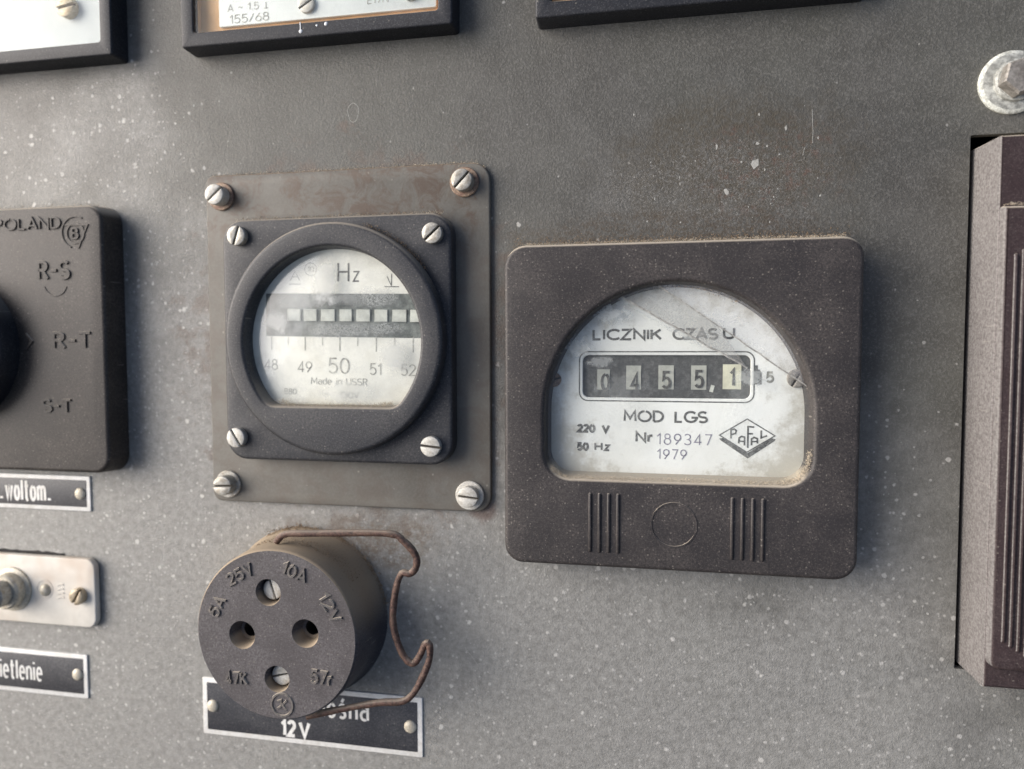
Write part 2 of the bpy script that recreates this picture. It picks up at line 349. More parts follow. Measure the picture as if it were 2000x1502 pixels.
def tube(mb, pts, r, n=10, wob=0.0):
    P = [Vector(p) for p in pts]; prev = None; rings = []
    up = Vector((0, 0, 1))
    for i, p in enumerate(P):
        d = (P[min(i + 1, len(P) - 1)] - P[max(i - 1, 0)]).normalized()
        a = d.cross(up);
        if a.length < 1e-3: a = d.cross(Vector((0, 1, 0)))
        a.normalize(); b = d.cross(a).normalized(); rr = r * (1 + random.uniform(-wob, wob))
        rings.append([mb.v(*(p + a * rr * cos(2 * pi * k / n) + b * rr * sin(2 * pi * k / n))) for k in range(n)])
    for A, B in zip(rings, rings[1:]):
        for k in range(n): mb.face((A[k], A[(k + 1) % n], B[(k + 1) % n], B[k]))
    mb.face(rings[0]); mb.face(rings[-1])
def smooth_path(pts, sub=6):
    P = [Vector(p) for p in pts]; out = []
    for i in range(len(P) - 1):
        p0 = P[max(i - 1, 0)]; p1 = P[i]; p2 = P[i + 1]; p3 = P[min(i + 2, len(P) - 1)]
        for k in range(sub):
            t = k / sub; out.append(.5 * ((2 * p1) + (-p0 + p2) * t + (2 * p0 - 5 * p1 + 4 * p2 - p3) * t * t + (-p0 + 3 * p1 - 3 * p2 + p3) * t ** 3))
    out.append(P[-1]); return out
def ribbon(mb, pts, wd, z, zt=None, closed=False):
    """flat stroke along a polyline, optionally raised to zt"""
    P = [Vector(p) for p in pts]; n = len(P); L = []; Rr = []
    for i in range(n):
        a = P[i - 1] if (i or closed) else P[0]; c = P[(i + 1) % n] if (i < n - 1 or closed) else P[-1]
        d1 = (P[i] - a); d2 = (c - P[i])
        d1 = d1.normalized() if d1.length > 1e-9 else d2.normalized(); d2 = d2.normalized() if d2.length > 1e-9 else d1
        m = Vector((-(d1.y + d2.y), d1.x + d2.x)); m = m.normalized() if m.length > 1e-6 else Vector((-d1.y, d1.x))
        k = wd / 2 / max(.45, m.dot(Vector((-d1.y, d1.x)))); L.append(P[i] + m * k); Rr.append(P[i] - m * k)
    rng = range(n if closed else n - 1); zz = zt if zt is not None else z
    tl = [mb.v(p.x, p.y, zz) for p in L]; tr = [mb.v(p.x, p.y, zz) for p in Rr]
    if zt is not None:
        k = 1.35
        bl = [mb.v(*(p.lerp(q, -.18)), z) for p, q in zip(L, Rr)]; br = [mb.v(*(q.lerp(p, -.18)), z) for p, q in zip(L, Rr)]
    for i in rng:
        j = (i + 1) % n; mb.face((tl[i], tr[i], tr[j], tl[j]), zt is not None)
        if zt is not None: mb.face((bl[i], tl[i], tl[j], bl[j])); mb.face((tr[i], br[i], br[j], tr[j]))
    if zt is not None and not closed:
        mb.face((bl[0], br[0], tr[0], tl[0])); mb.face((bl[-1], tl[-1], tr[-1], br[-1]))
def arc(cx, cy, r, a0, a1, n=24): return [(cx + r * cos(radians(a0 + (a1 - a0) * i / n)), cy + r * sin(radians(a0 + (a1 - a0) * i / n))) for i in range(n + 1)]
def _a(cx, cy, rx, ry, a0, a1, n=12): return [(cx + rx * cos(radians(a0 + (a1 - a0) * i / n)), cy + ry * sin(radians(a0 + (a1 - a0) * i / n))) for i in range(n + 1)]
def _o(w_, y0, y1): return _a(w_ / 2, (y0 + y1) / 2, w_ / 2, (y1 - y0) / 2, 90, 440, 22)
_S = _a(.27, .74, .27, .26, 35, 270, 12) + _a(.27, .25, .28, .25, 88, -145, 12)[1:]
_3 = _a(.25, .75, .25, .25, 150, -90, 11) + _a(.25, .25, .28, .25, 88, -150, 12)[1:]
GLYPH = {                                   # monoline letters: width, strokes (cap height 1)
 '0': (.56, [_o(.56, 0, 1)]), '1': (.28, [[(0, .76), (.24, 1), (.24, 0)]]),
 '2': (.54, [_a(.27, .73, .26, .27, 165, -35, 12) + [(.0, 0), (.55, 0)]]), '3': (.53, [_3]),
 '4': (.58, [[(.42, 0), (.42, 1), (0, .26), (.58, .26)]]),
 '5': (.54, [[(.5, 1), (.08, 1), (.04, .54)] + _a(.25, .32, .28, .32, 120, -145, 14)]),
 '6': (.54, [[(.42, 1), (.06, .46)] + _a(.27, .31, .27, .31, 145, -210, 18)]),
 '7': (.52, [[(0, 1), (.52, 1), (.16, 0)]]),
 '8': (.54, [_a(.27, .77, .22, .23, 90, 448, 18), _a(.27, .28, .27, .28, 90, 448, 18)]),
 '9': (.54, [[(.12, 0), (.48, .54)] + _a(.27, .69, .27, .31, -35, 325, 18)]),
 'A': (.66, [[(0, 0), (.33, 1), (.66, 0)], [(.12, .3), (.54, .3)]]),
 'B': (.52, [[(0, 0), (0, 1), (.28, 1)] + _a(.28, .77, .2, .23, 80, -90, 8) + _a(.29, .27, .24, .27, 88, -90, 9) + [(0, 0)], [(0, .54), (.28, .54)]]),
 'C': (.68, [_a(.42, .5, .42, .5, 42, 318, 18)]), 'D': (.62, [[(0, 0), (0, 1), (.2, 1)] + _a(.2, .5, .42, .5, 88, -88, 14) + [(0, 0)]]),
 'E': (.46, [[(.46, 1), (0, 1), (0, 0), (.46, 0)], [(0, .52), (.4, .52)]]), 'F': (.44, [[(.44, 1), (0, 1), (0, 0)], [(0, .5), (.38, .5)]]),
 'G': (.76, [_a(.42, .5, .42, .5, 45, 352, 20) + [(.46, .44)]]), 'H': (.58, [[(0, 0), (0, 1)], [(.58, 0), (.58, 1)], [(0, .52), (.58, .52)]]),
 'I': (.04, [[(.02, 0), (.02, 1)]]), 'K': (.56, [[(0, 0), (0, 1)], [(.54, 1), (.03, .42)], [(.2, .58), (.57, 0)]]),
 'L': (.44, [[(0, 1), (0, 0), (.44, 0)]]), 'M': (.76, [[(0, 0), (.04, 1), (.38, .25), (.72, 1), (.76, 0)]]),
 'N': (.62, [[(0, 0), (0, 1), (.62, 0), (.62, 1)]]), 'O': (.84, [_o(.84, 0, 1)]), 'P': (.5, [[(0, 0), (0, 1), (.26, 1)] + _a(.26, .74, .24, .26, 85, -90, 9) + [(0, .48)]]),
 'R': (.54, [[(0, 0), (0, 1), (.26, 1)] + _a(.26, .75, .23, .25, 85, -90, 9) + [(0, .5)], [(.24, .5), (.54, 0)]]),
 'S': (.54, [_S]), 'T': (.56, [[(0, 1), (.56, 1)], [(.28, 1), (.28, 0)]]), 'U': (.58, [[(0, 1), (0, .3)] + _a(.29, .28, .29, .28, 180, 360, 12) + [(.58, 1)]]),
 'V': (.62, [[(0, 1), (.31, 0), (.62, 1)]]), 'Z': (.58, [[(0, 1), (.56, 1), (0, 0), (.58, 0)]]),
 'a': (.44, [_a(.21, .23, .21, .23, 60, 300, 14), [(.43, .68), (.43, 0)], [(.02, .6), (.1, .69), (.3, .7), (.42, .58)]]),
 'd': (.46, [_a(.22, .35, .22, .35, 50, 310, 14), [(.45, 0), (.45, 1)]]),
 'e': (.46, [[(.02, .37), (.46, .37)] + _a(.23, .35, .23, .35, 5, 310, 16)]), 'h': (.44, [[(0, 0), (0, 1)], [(0, .45)] + _a(.22, .48, .22, .22, 160, 0, 8) + [(.44, 0)]]),
 'i': (.06, [[(.03, 0), (.03, .7)], [(.03, .88), (.03, .98)]]), 'l': (.05, [[(.02, 0), (.02, 1)]]), 'ł': (.2, [[(.1, 0), (.1, 1)], [(0, .45), (.2, .62)]]),
 'm': (.76, [[(0, 0), (0, .7)], [(0, .5)] + _a(.19, .5, .19, .2, 160, 0, 8) + [(.38, 0)], [(.38, .5)] + _a(.57, .5, .19, .2, 160, 0, 8) + [(.76, 0)]]),
 'n': (.42, [[(0, 0), (0, .7)], [(0, .48)] + _a(.21, .49, .21, .21, 160, 0, 8) + [(.42, 0)]]), 'o': (.46, [_o(.46, 0, .7)]),
 'p': (.45, [[(0, -.25), (0, .7)], _a(.23, .35, .22, .35, 130, -130, 14)]), 'r': (.28, [[(0, 0), (0, .7)], [(0, .45), (.1, .64), (.28, .68)]]),
 's': (.4, [_a(.18, .52, .17, .18, 35, 270, 8) + _a(.18, .17, .19, .17, 88, -145, 8)[1:]]), 'ś': (.4, [_a(.18, .52, .17, .18, 35, 270, 8) + _a(.18, .17, .19, .17, 88, -145, 8)[1:], [(.15, .82), (.28, 1.02)]]),
 't': (.34, [[(.14, .98), (.14, .1), (.22, 0), (.34, .02)], [(-.04, .7), (.36, .7)]]), 'w': (.66, [[(0, .7), (.16, 0), (.33, .66), (.5, 0), (.66, .7)]]), 'z': (.38, [[(0, .7), (.36, .7), (0, 0), (.38, 0)]]),
 ',': (.1, [[(.08, .1), (.0, -.18)]]), '.': (.08, [[(.04, -.02), (.04, .1)]]), '-': (.34, [[(0, .48), (.34, .48)]]), '~': (.5, [[(0, .45), (.12, .56), (.38, .44), (.5, .56)]]),
 '/': (.44, [[(0, 0), (.44, 1)]]), ' ': (.3, []), '⊥': (.5, [[(0, 0), (.5, 0)], [(.25, 0), (.25, .9)]]),
}
def stroke_text(mb, s, x0, y0, x1, y1, z, sw=.14, ext=0.0, rot=0.0, gap=.2):
    """monoline writing between x0..x1, baseline y0, cap height y1; sw is the stroke width as a share of the cap height"""
    adv = []; W_ = 0
    for i, c in enumerate(s): adv.append(W_); W_ += GLYPH[c][0] + (gap if i < len(s) - 1 else 0)
    H = y1 - y0; sx = (x1 - x0 - sw * H) / max(W_, .05); sy = H * (1 - sw); cx, cy = (x0 + x1) / 2, (y0 + y1) / 2; k = 0
    if W_ < .2: sx = sy
    for c, a in zip(s, adv):
        for st in GLYPH[c][1]:
            ps = []
            for px, py in st:
                x = x0 + sw * H / 2 + (a + px) * sx; y = y0 + sw * H / 2 + py * sy; dx, dy = x - cx, y - cy
                ps.append((cx + dx * cos(rot) - dy * sin(rot), cy + dx * sin(rot) + dy * cos(rot)))
            if ext: ribbon(mb, ps, sw * H, z, z + ext + .012 * (k % 5))
            else: ribbon(mb, ps, sw * H, z + .008 * (k % 4))
            k += 1
def lettering(parent, items, mat, name='lettering', loc=(0, 0, 0), rz=0.0):
    if 1 < len(items) < 3: return [lettering(parent, [i], mat, name, loc, rz) for i in items]
    mb = MB().use(mat); mb.recalc = False
    for it in items: stroke_text(mb, *it[:6], **(it[6] if len(it) > 6 else {}))
    return mb.build(name, parent, loc, rz)
_sc = {}
def screw(parent, x, y, z, r=2.6, h=1.9, ang=45, slot=.55, depth=.8, wr=0, wh=.6, mat=None, wmat=None, dome=0.12, name='screw', stem=0.0):
    mat = mat or MAT['zinc']; key = (r, h, slot, depth, mat.name, dome)
    if key not in _sc:
        mb = MB().use(mat); n = 40; zf = h - depth; hw = slot / 2
        # lower drum
        lathe(mb, [(r * .98, -.2), (r, 0), (r, zf)], n=n, cap=False)
        mb.use(MAT['grime']); f = mb.face([mb.v(r * cos(2 * pi * i / n), r * sin(2 * pi * i / n), zf) for i in range(n)]); f.smooth = False
        mb.use(mat)
        for sgn in (1, -1):
            a0 = math.asin(hw / r); m = 22; b = .16
            lp = [(r * cos(a0 + (pi - 2 * a0) * i / m), r * sin(a0 + (pi - 2 * a0) * i / m)) for i in range(m + 1)]
            lp = [(x_ * sgn, y_ * sgn) for x_, y_ in lp]
            li = inset(lp, b * .45); li2 = inset(lp, b)
            R = ring_rows(mb, [(lp, zf), (lp, h - b), (li, h - b * .3), (li2, h)])
            c = sum((Vector(p) for p in li2), Vector((0, 0))) / len(li2)
            cv = mb.v(c.x, c.y, h + dome)
            for i in range(len(li2)): mb.face((R[-1][i], R[-1][(i + 1) % len(li2)], cv))
        o = mb.build(name, parent, (x, y, z), radians(ang), sharp=50); _sc[key] = o.data
    else: o = put(name, _sc[key], parent, (x, y, z), radians(ang))
    if wr:
        k2 = ('w', wr, wh, wmat.name)
        if k2 not in _sc:
            mb = MB().use(wmat); lathe(mb, [(wr, -wh), (wr, -.15), (wr - .2, 0), (r * .8, .03)], n=40, cap=False)
            wo_ = mb.build('washer', o, (0, 0, 0)); _sc[k2] = wo_.data
        else: wo_ = put('washer', _sc[k2], o)
    return o
def rivet(parent, x, y, z, r=1.9, h=.9, mat=None):
    key = ('r', r, h)
    if key not in _sc:
        mb = MB().use(mat or MAT['rivet']); lathe(mb, [(r * cos(a), h * sin(a)) for a in [i * pi / 2 / 7 for i in range(7)]] + [(.08, h)], n=28)
        o = mb.build('rivet', parent, (x, y, z)); _sc[key] = o.data; return o
    return put('rivet', _sc[key], parent, (x, y, z))
def fluff(parent, path, z0, z1, count, size=.22, hair=.25, spread=.35, mat=None, name='dust', hl=.9):
    """loose dust grains and short fibres caught along an edge"""
    mb = MB().use(mat or MAT['lint']); mb.recalc = False
    P = [Vector(p) for p in path]; seg = [(a, b, (b - a).length) for a, b in zip(P, P[1:])]; T = sum(s[2] for s in seg)
    for _ in range(count):
        d = random.random() * T
        for a, b, l in seg:
            if d <= l: break
            d -= l
        q = a.lerp(b, min(1, d / l)); q = q + Vector((random.gauss(0, spread), random.gauss(0, spread))); z = random.uniform(z0, z1)
        if random.random() < hair:
            L = random.uniform(.3, hl); dr = Vector((random.gauss(0, .6), random.gauss(.3, .7), random.gauss(.2, .6))).normalized() * L; w_ = .035
            c = Vector((q.x, q.y, z)); sd_ = dr.cross(Vector((0, 0, 1))); sd_ = (sd_.normalized() if sd_.length > 1e-4 else Vector((1, 0, 0))) * w_
            m = c + dr * .5 + Vector((random.gauss(0, .1),) * 3)
            v = [mb.v(*(c - sd_)), mb.v(*(c + sd_)), mb.v(*(m + sd_)), mb.v(*(m - sd_)), mb.v(*(c + dr)), mb.v(*(m + Vector((0, 0, w_ * 1.5))))]
            mb.face((v[0], v[1], v[2], v[3])); mb.face((v[3], v[2], v[4])); mb.face((v[0], v[3], v[5])); mb.face((v[1], v[2], v[5])); mb.face((v[3], v[4], v[5])); mb.face((v[2], v[4], v[5]))
        else:
            k = size * random.uniform(.35, 1.1); rot = Euler([random.uniform(0, 6) for _ in range(3)]).to_matrix()
            vs = [mb.v(*(Vector((q.x, q.y, z)) + rot @ (Vector(t) * k))) for t in ((1, 0, -.4), (-.5, .87, -.4), (-.5, -.87, -.4), (0, 0, .7))]
            for f in ((0, 1, 2), (0, 1, 3), (1, 2, 3), (2, 0, 3)): mb.face([vs[i] for i in f])
    o = mb.build(name, parent); o['kind'] = 'stuff'; return o

# ------------------------------------------------------------------ the setting: steel sheet with a cut-out at the right
HX0, HX1, HY0, HY1 = 72.0, 150.0, -80.45, 49.4
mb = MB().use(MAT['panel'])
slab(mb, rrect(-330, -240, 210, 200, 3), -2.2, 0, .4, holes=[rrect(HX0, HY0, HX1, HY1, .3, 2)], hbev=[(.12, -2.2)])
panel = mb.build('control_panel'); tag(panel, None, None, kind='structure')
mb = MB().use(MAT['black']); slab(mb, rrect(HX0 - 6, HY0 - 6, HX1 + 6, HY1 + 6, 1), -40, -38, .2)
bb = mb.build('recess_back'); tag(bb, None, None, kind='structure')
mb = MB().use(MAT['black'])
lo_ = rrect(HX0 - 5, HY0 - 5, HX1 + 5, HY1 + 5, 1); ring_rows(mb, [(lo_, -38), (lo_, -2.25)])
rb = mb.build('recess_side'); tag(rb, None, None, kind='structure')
# chips, scratches and dried drops on the sheet
mb = MB().use(MAT['chip']); mb.recalc = False
def chip(cx, cy, rx, ry, rot=0, n=9):
    ps = []
    for i in range(n):
        a = 2 * pi * i / n; k = random.uniform(.6, 1.15); x, y = rx * k * cos(a), ry * k * sin(a); ps.append(mb.v(cx + x * cos(rot) - y * sin(rot), cy + x * sin(rot) + y * cos(rot), .05))
    mb.face(ps, False)
chip(22.9, 45.1, 1.2, 1.6, -.4); chip(16, 38.6, .7, 1.0); chip(30.1, 53.5, .3, .8); chip(23.4, 50.1, .5, .5); chip(13.5, 49.9, .3, .8)
ribbon(mb, [(36.2, 57.8), (36.3, 55.5), (36.5, 52.5), (36.45, 49.6)], .12, .045)
ribbon(mb, [(34.6, 48.6), (34.2, 46.6)], .12, .045); ribbon(mb, [(-53.4, -84.9), (-50.2, -88.9), (-49.2, -90.3)], .16, .045)
for _ in range(26): chip(random.uniform(-8, 40), random.uniform(30, 60), random.uniform(.1, .3), random.uniform(.15, .5))
for _ in range(60): chip(random.uniform(-55, 68), random.uniform(-105, -62), *(2 * [random.uniform(.15, .42)]))
for _ in range(34): chip(random.uniform(-210, -132), random.uniform(-135, -30), *(2 * [random.uniform(.2, .55)]))
for _ in range(14): chip(random.uniform(-205, -132), random.uniform(45, 80), *(2 * [random.uniform(.15, .4)]))
ch = mb.build('paint_chips', panel); ch['kind'] = 'stuff'
mb = MB().use(MAT['chip']); mb.recalc = False
ribbon(mb, [(-84.5 + 1.6 * cos(a) * (1 + .1 * sin(3 * a)), 64.5 + 2.6 * sin(a)) for a in [i * 2 * pi / 20 for i in range(20)]], .14, .05, closed=True)
o = mb.build('water_ring', panel); o['kind'] = 'stuff'

# ------------------------------------------------------------------ mounting plate with four screws
pl = root('mounting_plate', 'grey painted steel mounting plate with rusty upper edge behind the round frequency gauge', 'plate')
mb = MB().use(MAT['plate']); slab(mb, rrect(-129.7, -46.1, -45.2, 48.8, (2.6, 5, 4.5, 3)), 0, 1.5, .45)
mb.build('plate', pl)
for x, y, a, m, wm, h in ((-124.6, 42.7, 40, 'zinc_b', 'rustw', 3.4), (-52.1, 43.6, 46, 'zinc', 'rustw', 3.0), (-124.5, -40.9, 3, 'zinc', 'zinc', 3.0), (-51.1, -41.5, -6, 'zinc_b', 'zinc_b', 2.4)):
    screw(pl, x, y, 2.2, 2.85, h, a, .6, 1.0, wr=4.0, wh=.7, mat=MAT[m], wmat=MAT[wm])
fluff(pl, [(-128, 48.9), (-90, 48.9), (-50, 48.9), (-46.3, 47.2)], .1, 1.6, 900, .2, .3, .3, MAT['lint'])
fluff(pl, [(-118, 35.8), (-58, 35.8)], 1.4, 2.6, 500, .18, .3, .4, MAT['lint_b'])

# ------------------------------------------------------------------ frequency meter
fm = root('frequency_meter', 'square dark gauge with round cream reed dial marked Hz, 48 to 52', 'gauge')
fl = rrect(-121.9, -32.7, -54.7, 35.1, 6.2, 8)
mb = MB().use(MAT['blue']); slab(mb, fl, 1.5, 6.2, .9, holes=[circle(-87.6, 1.4, 27.5, 72)], hbev=[(.3, 1.6, 0)])
mb.build('flange', fm)
# window outline: circle with its lower part cut by a sill
WC = (-87.8, .8); WR = 25.7
def dwin(cx, cy, r, yb, rc, n=60):
    pts = []; yk = yb + rc
    dxc = math.sqrt(max(0, (r - rc) ** 2 - (yk - cy) ** 2)); a1 = atan2(yk - cy, dxc)
    for i in range(n + 1):
        a = a1 + (pi - 2 * a1) * i / n; pts.append((cx + r * cos(a), cy + r * sin(a)))
    for i in range(1, 7):
        a = (pi - a1) + (pi * 1.5 - (pi - a1)) * i / 6; pts.append((cx - dxc + rc * cos(a), yk + rc * sin(a)))
    for i in range(0, 6):
        a = -pi / 2 + (a1 + pi / 2) * i / 6; pts.append((cx + dxc + rc * cos(a), yk + rc * sin(a)))
    return pts
win = dwin(WC[0], WC[1], WR, -16.9, 5)
mb = MB().use(MAT['blue']); oc = circle(-87.6, 1.4, 31.6, 96)
slab(mb, oc, 5.6, 10.6, 1.3, holes=[win], hbev=[(.9, 5.0, .35)], steps=4)
mb.build('bezel', fm)
DZ = 5.9
dl = None
mb = MB().use(MAT['dialw']); slab(mb, circle(-.6, -4.0, 27.3, 64), -1.5, 0, .05)
dl = mb.build('dial', fm, (-86.5, 5, DZ), radians(-1.0))
def D(x, y): return x + 87, y - 5        # dial drawings are written relative to its own centre
mb = MB().use(MAT['band']); mb.recalc = False
x0, y0 = D(-109.4, 2.1); x1, y1 = D(-62, 14.0)
f = mb.face([mb.v(x0, y0, .05), mb.v(x1, y0, .05), mb.v(x1, y1, .05), mb.v(x0, y1, .05)], False)
mb.build('scale_band', dl)
for a, b in ((-102.8, -98.8), (-97.8, -94.0), (-92.7, -88.6), (-87.2, -83.6), (-82.3, -78.3), (-77.0, -73.3), (-71.9, -67.9), (-66.8, -63.4)):
    mb = MB().use(MAT['reed']); xa, yy = D(a, 6.4); xb, y2 = D(b, 9.7)
    slab(mb, rrect(xa, yy, xb, y2, .1, 2), .06, .45, .08); mb.build('reed_flag', dl)
mb = MB().use(MAT['inkf']); mb.recalc = False
for x, lg in ((-107.75, 1), (-102.7, 0), (-97.6, 1), (-92.4, 0), (-87.25, 1), (-82.0, 0), (-76.6, 1), (-71.3, 0), (-66.05, 1)):
    xx, yt = D(x, 2.3); ribbon(mb, [(xx, yt), (xx, yt - (4.1 if lg else 2.6))], .26 if lg else .18, .06)
ribbon(mb, [(p[0] + 87, p[1] - 5) for p in arc(-95.9, 20.7, 1.75, 0, 345, 24)], .18, .06, closed=True)
ribbon(mb, [D(-102, 17.6), D(-100.6, 20.2), D(-99.2, 17.6)], .2, .06); ribbon(mb, [D(-101.6, 18.6), D(-99.6, 18.6)], .2, .06); ribbon(mb, [D(-102.4, 16.6), D(-98.8, 16.6)], .2, .06)
mb.build('scale_marks', dl)
mb = MB().use(MAT['ink']); mb.recalc = False
ribbon(mb, [D(-74.3, 15.9), D(-70.2, 15.9)], .25, .06); ribbon(mb, [D(-72.3, 16.0), D(-72.3, 19.4)], .22, .06); ribbon(mb, [D(-73.6, 18.7), D(-72.4, 16.2)], .2, .06)
mb.build('earth_mark', dl)
def dt(s, x0_, y0_, x1_, y1_, **k): a, b = D(x0_, y0_); c, d = D(x1_, y1_); return (s, a, b, c, d, .06, k)
lettering(dl, [dt('H', -88.0, 17.1, -84.5, 22.6, sw=.09)], MAT['ink']); lettering(dl, [dt('z', -83.5, 17.2, -81.5, 21.3, sw=.1)], MAT['ink'])
for q in (('48', -110.0, -7.5, -105.9, -4.3), ('49', -99.9, -8.0, -95.5, -4.8), ('50', -90.7, -8.1, -84.3, -3.6), ('51', -78.5, -8.2, -75.0, -4.9), ('52', -69.5, -8.2, -65.2, -5.0)): lettering(dl, [dt(*q, sw=.1)], MAT['inkf'])
lettering(dl, [dt('10', -96.9, 19.9, -94.9, 21.5, sw=.12)], MAT['inkf'])
lettering(dl, [dt('Made in USSR', -95.8, -11.2, -79.1, -9.2, sw=.1)], MAT['inkf']); lettering(dl, [dt('B80', -103.9, -14.2, -100.2, -12.5, sw=.1)], MAT['inkf']); lettering(dl, [dt('~   130V', -92, -14.8, -81.6, -12.9, sw=.1)], MAT['inkf'])
# glass, slightly domed
def gauge_glare_film(t, f):
    X, Y, Z = t.xyz(); n = t.noise(.35, 5, .65, seed=41); cr = t.ramp(t.noise(1.0, 4, .8, seed=42, dist=4.0), .46, .55)
    def blob(cx, cy, rx, ry, k=1.2):
        dx = t.math('DIVIDE', t.math('SUBTRACT', X, cx), rx); dy = t.math('DIVIDE', t.math('SUBTRACT', Y, cy), ry)
        r = t.math('ADD', t.math('SQRT', t.math('ADD', t.math('MULTIPLY', dx, dx), t.math('MULTIPLY', dy, dy))), t.math('MULTIPLY', t.math('SUBTRACT', n, .5), k))
        return t.ramp(r, 1.15, .35)
    for cx, cy, rx, ry, am in ((-90, 17, 4.5, 7, .6), (-105, 6.5, 5, 3.5, .55), (-84, -13, 10, 4, .4), (-70.5, -3, 4.5, 5, .6), (-97, 12, 12, 3, .3), (-85, 4, 18, 2.6, .3), (-80, 12.5, 14, 2.4, .3)):  # white reflections, top centre and lower right, painted among the haze blobs
        f = t.math('ADD', f, t.math('MULTIPLY', blob(cx, cy, rx, ry), am), clamp=True)
    flake = t.math('ADD', blob(-75, 13, 6, 3.2, 1.6), blob(-73.5, 4, 6, 2.4, 1.6), clamp=True)
    flake = t.math('ADD', flake, t.math('MULTIPLY', blob(-86, 4, 9, 2, 1.6), .6), clamp=True)
    f = t.math('MULTIPLY', f, t.math('SUBTRACT', 1.0, t.math('MULTIPLY', flake, .85)))
    return t.math('ADD', f, t.math('MULTIPLY', t.math('MULTIPLY', flake, cr), .75), clamp=True)
mb = MB().use(film_glass('domed_gauge_glass', .03, None, .3, .06, 2, gloss=1.0, lo=.46, hi=.72, tint=(.74, .76, .75), rough=.1, streak=gauge_glare_film))
mb.recalc = False
rows = []
for k in range(13):
    q = 1 - k / 12; lp = [(WC[0] + (x - WC[0]) * q * 1.015, WC[1] - 2 + (y - WC[1] + 2) * q * 1.015) for x, y in win]
    rows.append((lp, 9.0 - 2.4 * q * q) if q > 0 else ([(WC[0] + (x - WC[0]) * .004, WC[1] - 2 + (y - WC[1] + 2) * .004) for x, y in win], 9.0))
ring_rows(mb, rows); mb.build('glass', fm)
for x, y, a, m in ((-116.5, 30.5, 72, 'zinc'), (-59.5, 29.4, 42, 'zinc'), (-118.0, -26.3, -58, 'zinc_b'), (-60.4, -27.4, -6, 'zinc_b')):
    screw(fm, x, y, 6.2, 2.75, 1.9, a, .62, .8, mat=MAT[m])
fluff(fm, [(-118, 35.2), (-57, 35.2)], 3, 6.2, 700, .15, .25, .15, MAT['lint'])
fluff(fm, [(-104, -15.4), (-100, -16.8), (-78, -16.9), (-71, -16.0)], 6.5, 9.8, 2600, .14, .2, .35, MAT['lint'])
fluff(fm, [(-87.6 + 32 * cos(a), 1.4 + 32 * sin(a)) for a in [radians(d) for d in range(35, 80, 5)]], 6.2, 7.4, 260, .2, .3, .4, MAT['lint_b'])

# ------------------------------------------------------------------ hour meter
hm = root('hour_meter', 'wide dark bakelite running time counter with arched window showing 0455,1', 'counter')
hw_ = dwin(3.45, -17.3, 32.6, -34.4, 6.5, 64)
# straight sides below the arch
def arch(cx, cy, r, yb, rc):
    pts = [(cx + r * cos(pi * i / 60), cy + r * sin(pi * i / 60)) for i in range(61)]
    pts += [(cx - r + rc + rc * cos(a), yb + rc + rc * sin(a)) for a in [pi + pi / 2 * i / 8 for i in range(9)]]
    pts += [(cx + r - rc + rc * cos(a), yb + rc + rc * sin(a)) for a in [-pi / 2 + pi / 2 * i / 8 for i in range(9)]]
    return pts
hw_ = arch(3.45, -17.3, 32.5, -34.3, 6.5)
mb = MB().use(MAT['bake'])
slab(mb, rrect(-39.9, -57.3, 46.9, 25.5, (6, 5, 5.5, 5), 8), 0, 10, 1.1, holes=[hw_], hbev=[(1.3, 3.4, 1.0)], steps=5, draft=.25)
mb.build('housing', hm)
for xs in ((-17.3, -14.95, -12.6, -10.25), (17.6, 20.0, 22.45, 24.8)):
    for i, x in enumerate(xs):
        mb = MB().use(MAT['bake']); yt, yb_ = (-38.1, -52.9) if xs[0] < 0 else (-38.0, -53.0)
        n = 8; rr = .38; ring = []
        tube(mb, [(x, yt, 9.9), (x, yt - .15, 10.05), (x, (yt + yb_) / 2, 10.08), (x, yb_ + .15, 10.05), (x, yb_, 9.9)], .45, 10, 0.02); mb.build('grip_rib', hm)
mb = MB().use(MAT['bake']); ribbon(mb, [(p[0] + 3.6, p[1] - 45.2) for p in circle(0, 0, 5.55, 48)], .32, 9.95, 10.16, closed=True); mb.build('moulding_ring', hm)
# dial with counter window
cw = rrect(-19.9, -13.9, 22.2, -2.9, 1.6, 5)
mb = MB().use(MAT['hourdial']); slab(mb, arch(3.45, -17.3, 33.3, -34.8, 6.5), 2.8, 4.0, .05, holes=[cw], hbev=[(.2, 3.0)])
hd = mb.build('dial', hm)
mb = MB().use(MAT['cwin']); slab(mb, rrect(-20.5, -14.6, 22.9, -2.3, .5), 2.0, 2.9, .05); cwn = mb.build('counter_mask', hm)
for i, (a, b, ya, yb_, s, m, dy) in enumerate(((-16.2, -12.9, -11.9, -6.6, '0', 'drumw', -1.1), (-8.7, -4.9, -11.8, -5.6, '4', 'drumw', -.9), (-.5, 3.4, -11.7, -5.5, '5', 'drumw', -.4), (7.7, 11.5, -11.7, -5.5, '5', 'drumw', -.1), (15.5, 20.0, -11.5, -5.2, '1', 'drum', .3))):
    mb = MB().use(MAT[m]); mb.recalc = False
    zc = [2.92 + .35 * cos((k - 4) / 4 * 1.2) for k in range(9)]; V = [[mb.v(x, ya + (yb_ - ya) * k / 8, zc[k] - .1) for x in (a, b)] for k in range(9)]
    for k in range(8): mb.face((V[k][0], V[k][1], V[k + 1][1], V[k + 1][0]))
    mb.use(MAT['inkb']); cx = (a + b) / 2 + (.5 if i == 0 else .4 if i == 1 else .1); hw2 = 1.25 if s != '1' else .75
    stroke_text(mb, s, cx - hw2, -11.2 + dy, cx + hw2, -6.5 + dy, 3.26, sw=.15)
    mb.build('digit_drum', hm)
lettering(hm, [(',', 12.2, -11.6, 13.6, -4.6, 2.98, dict(sw=.13))], MAT['reed'], 'decimal_comma')
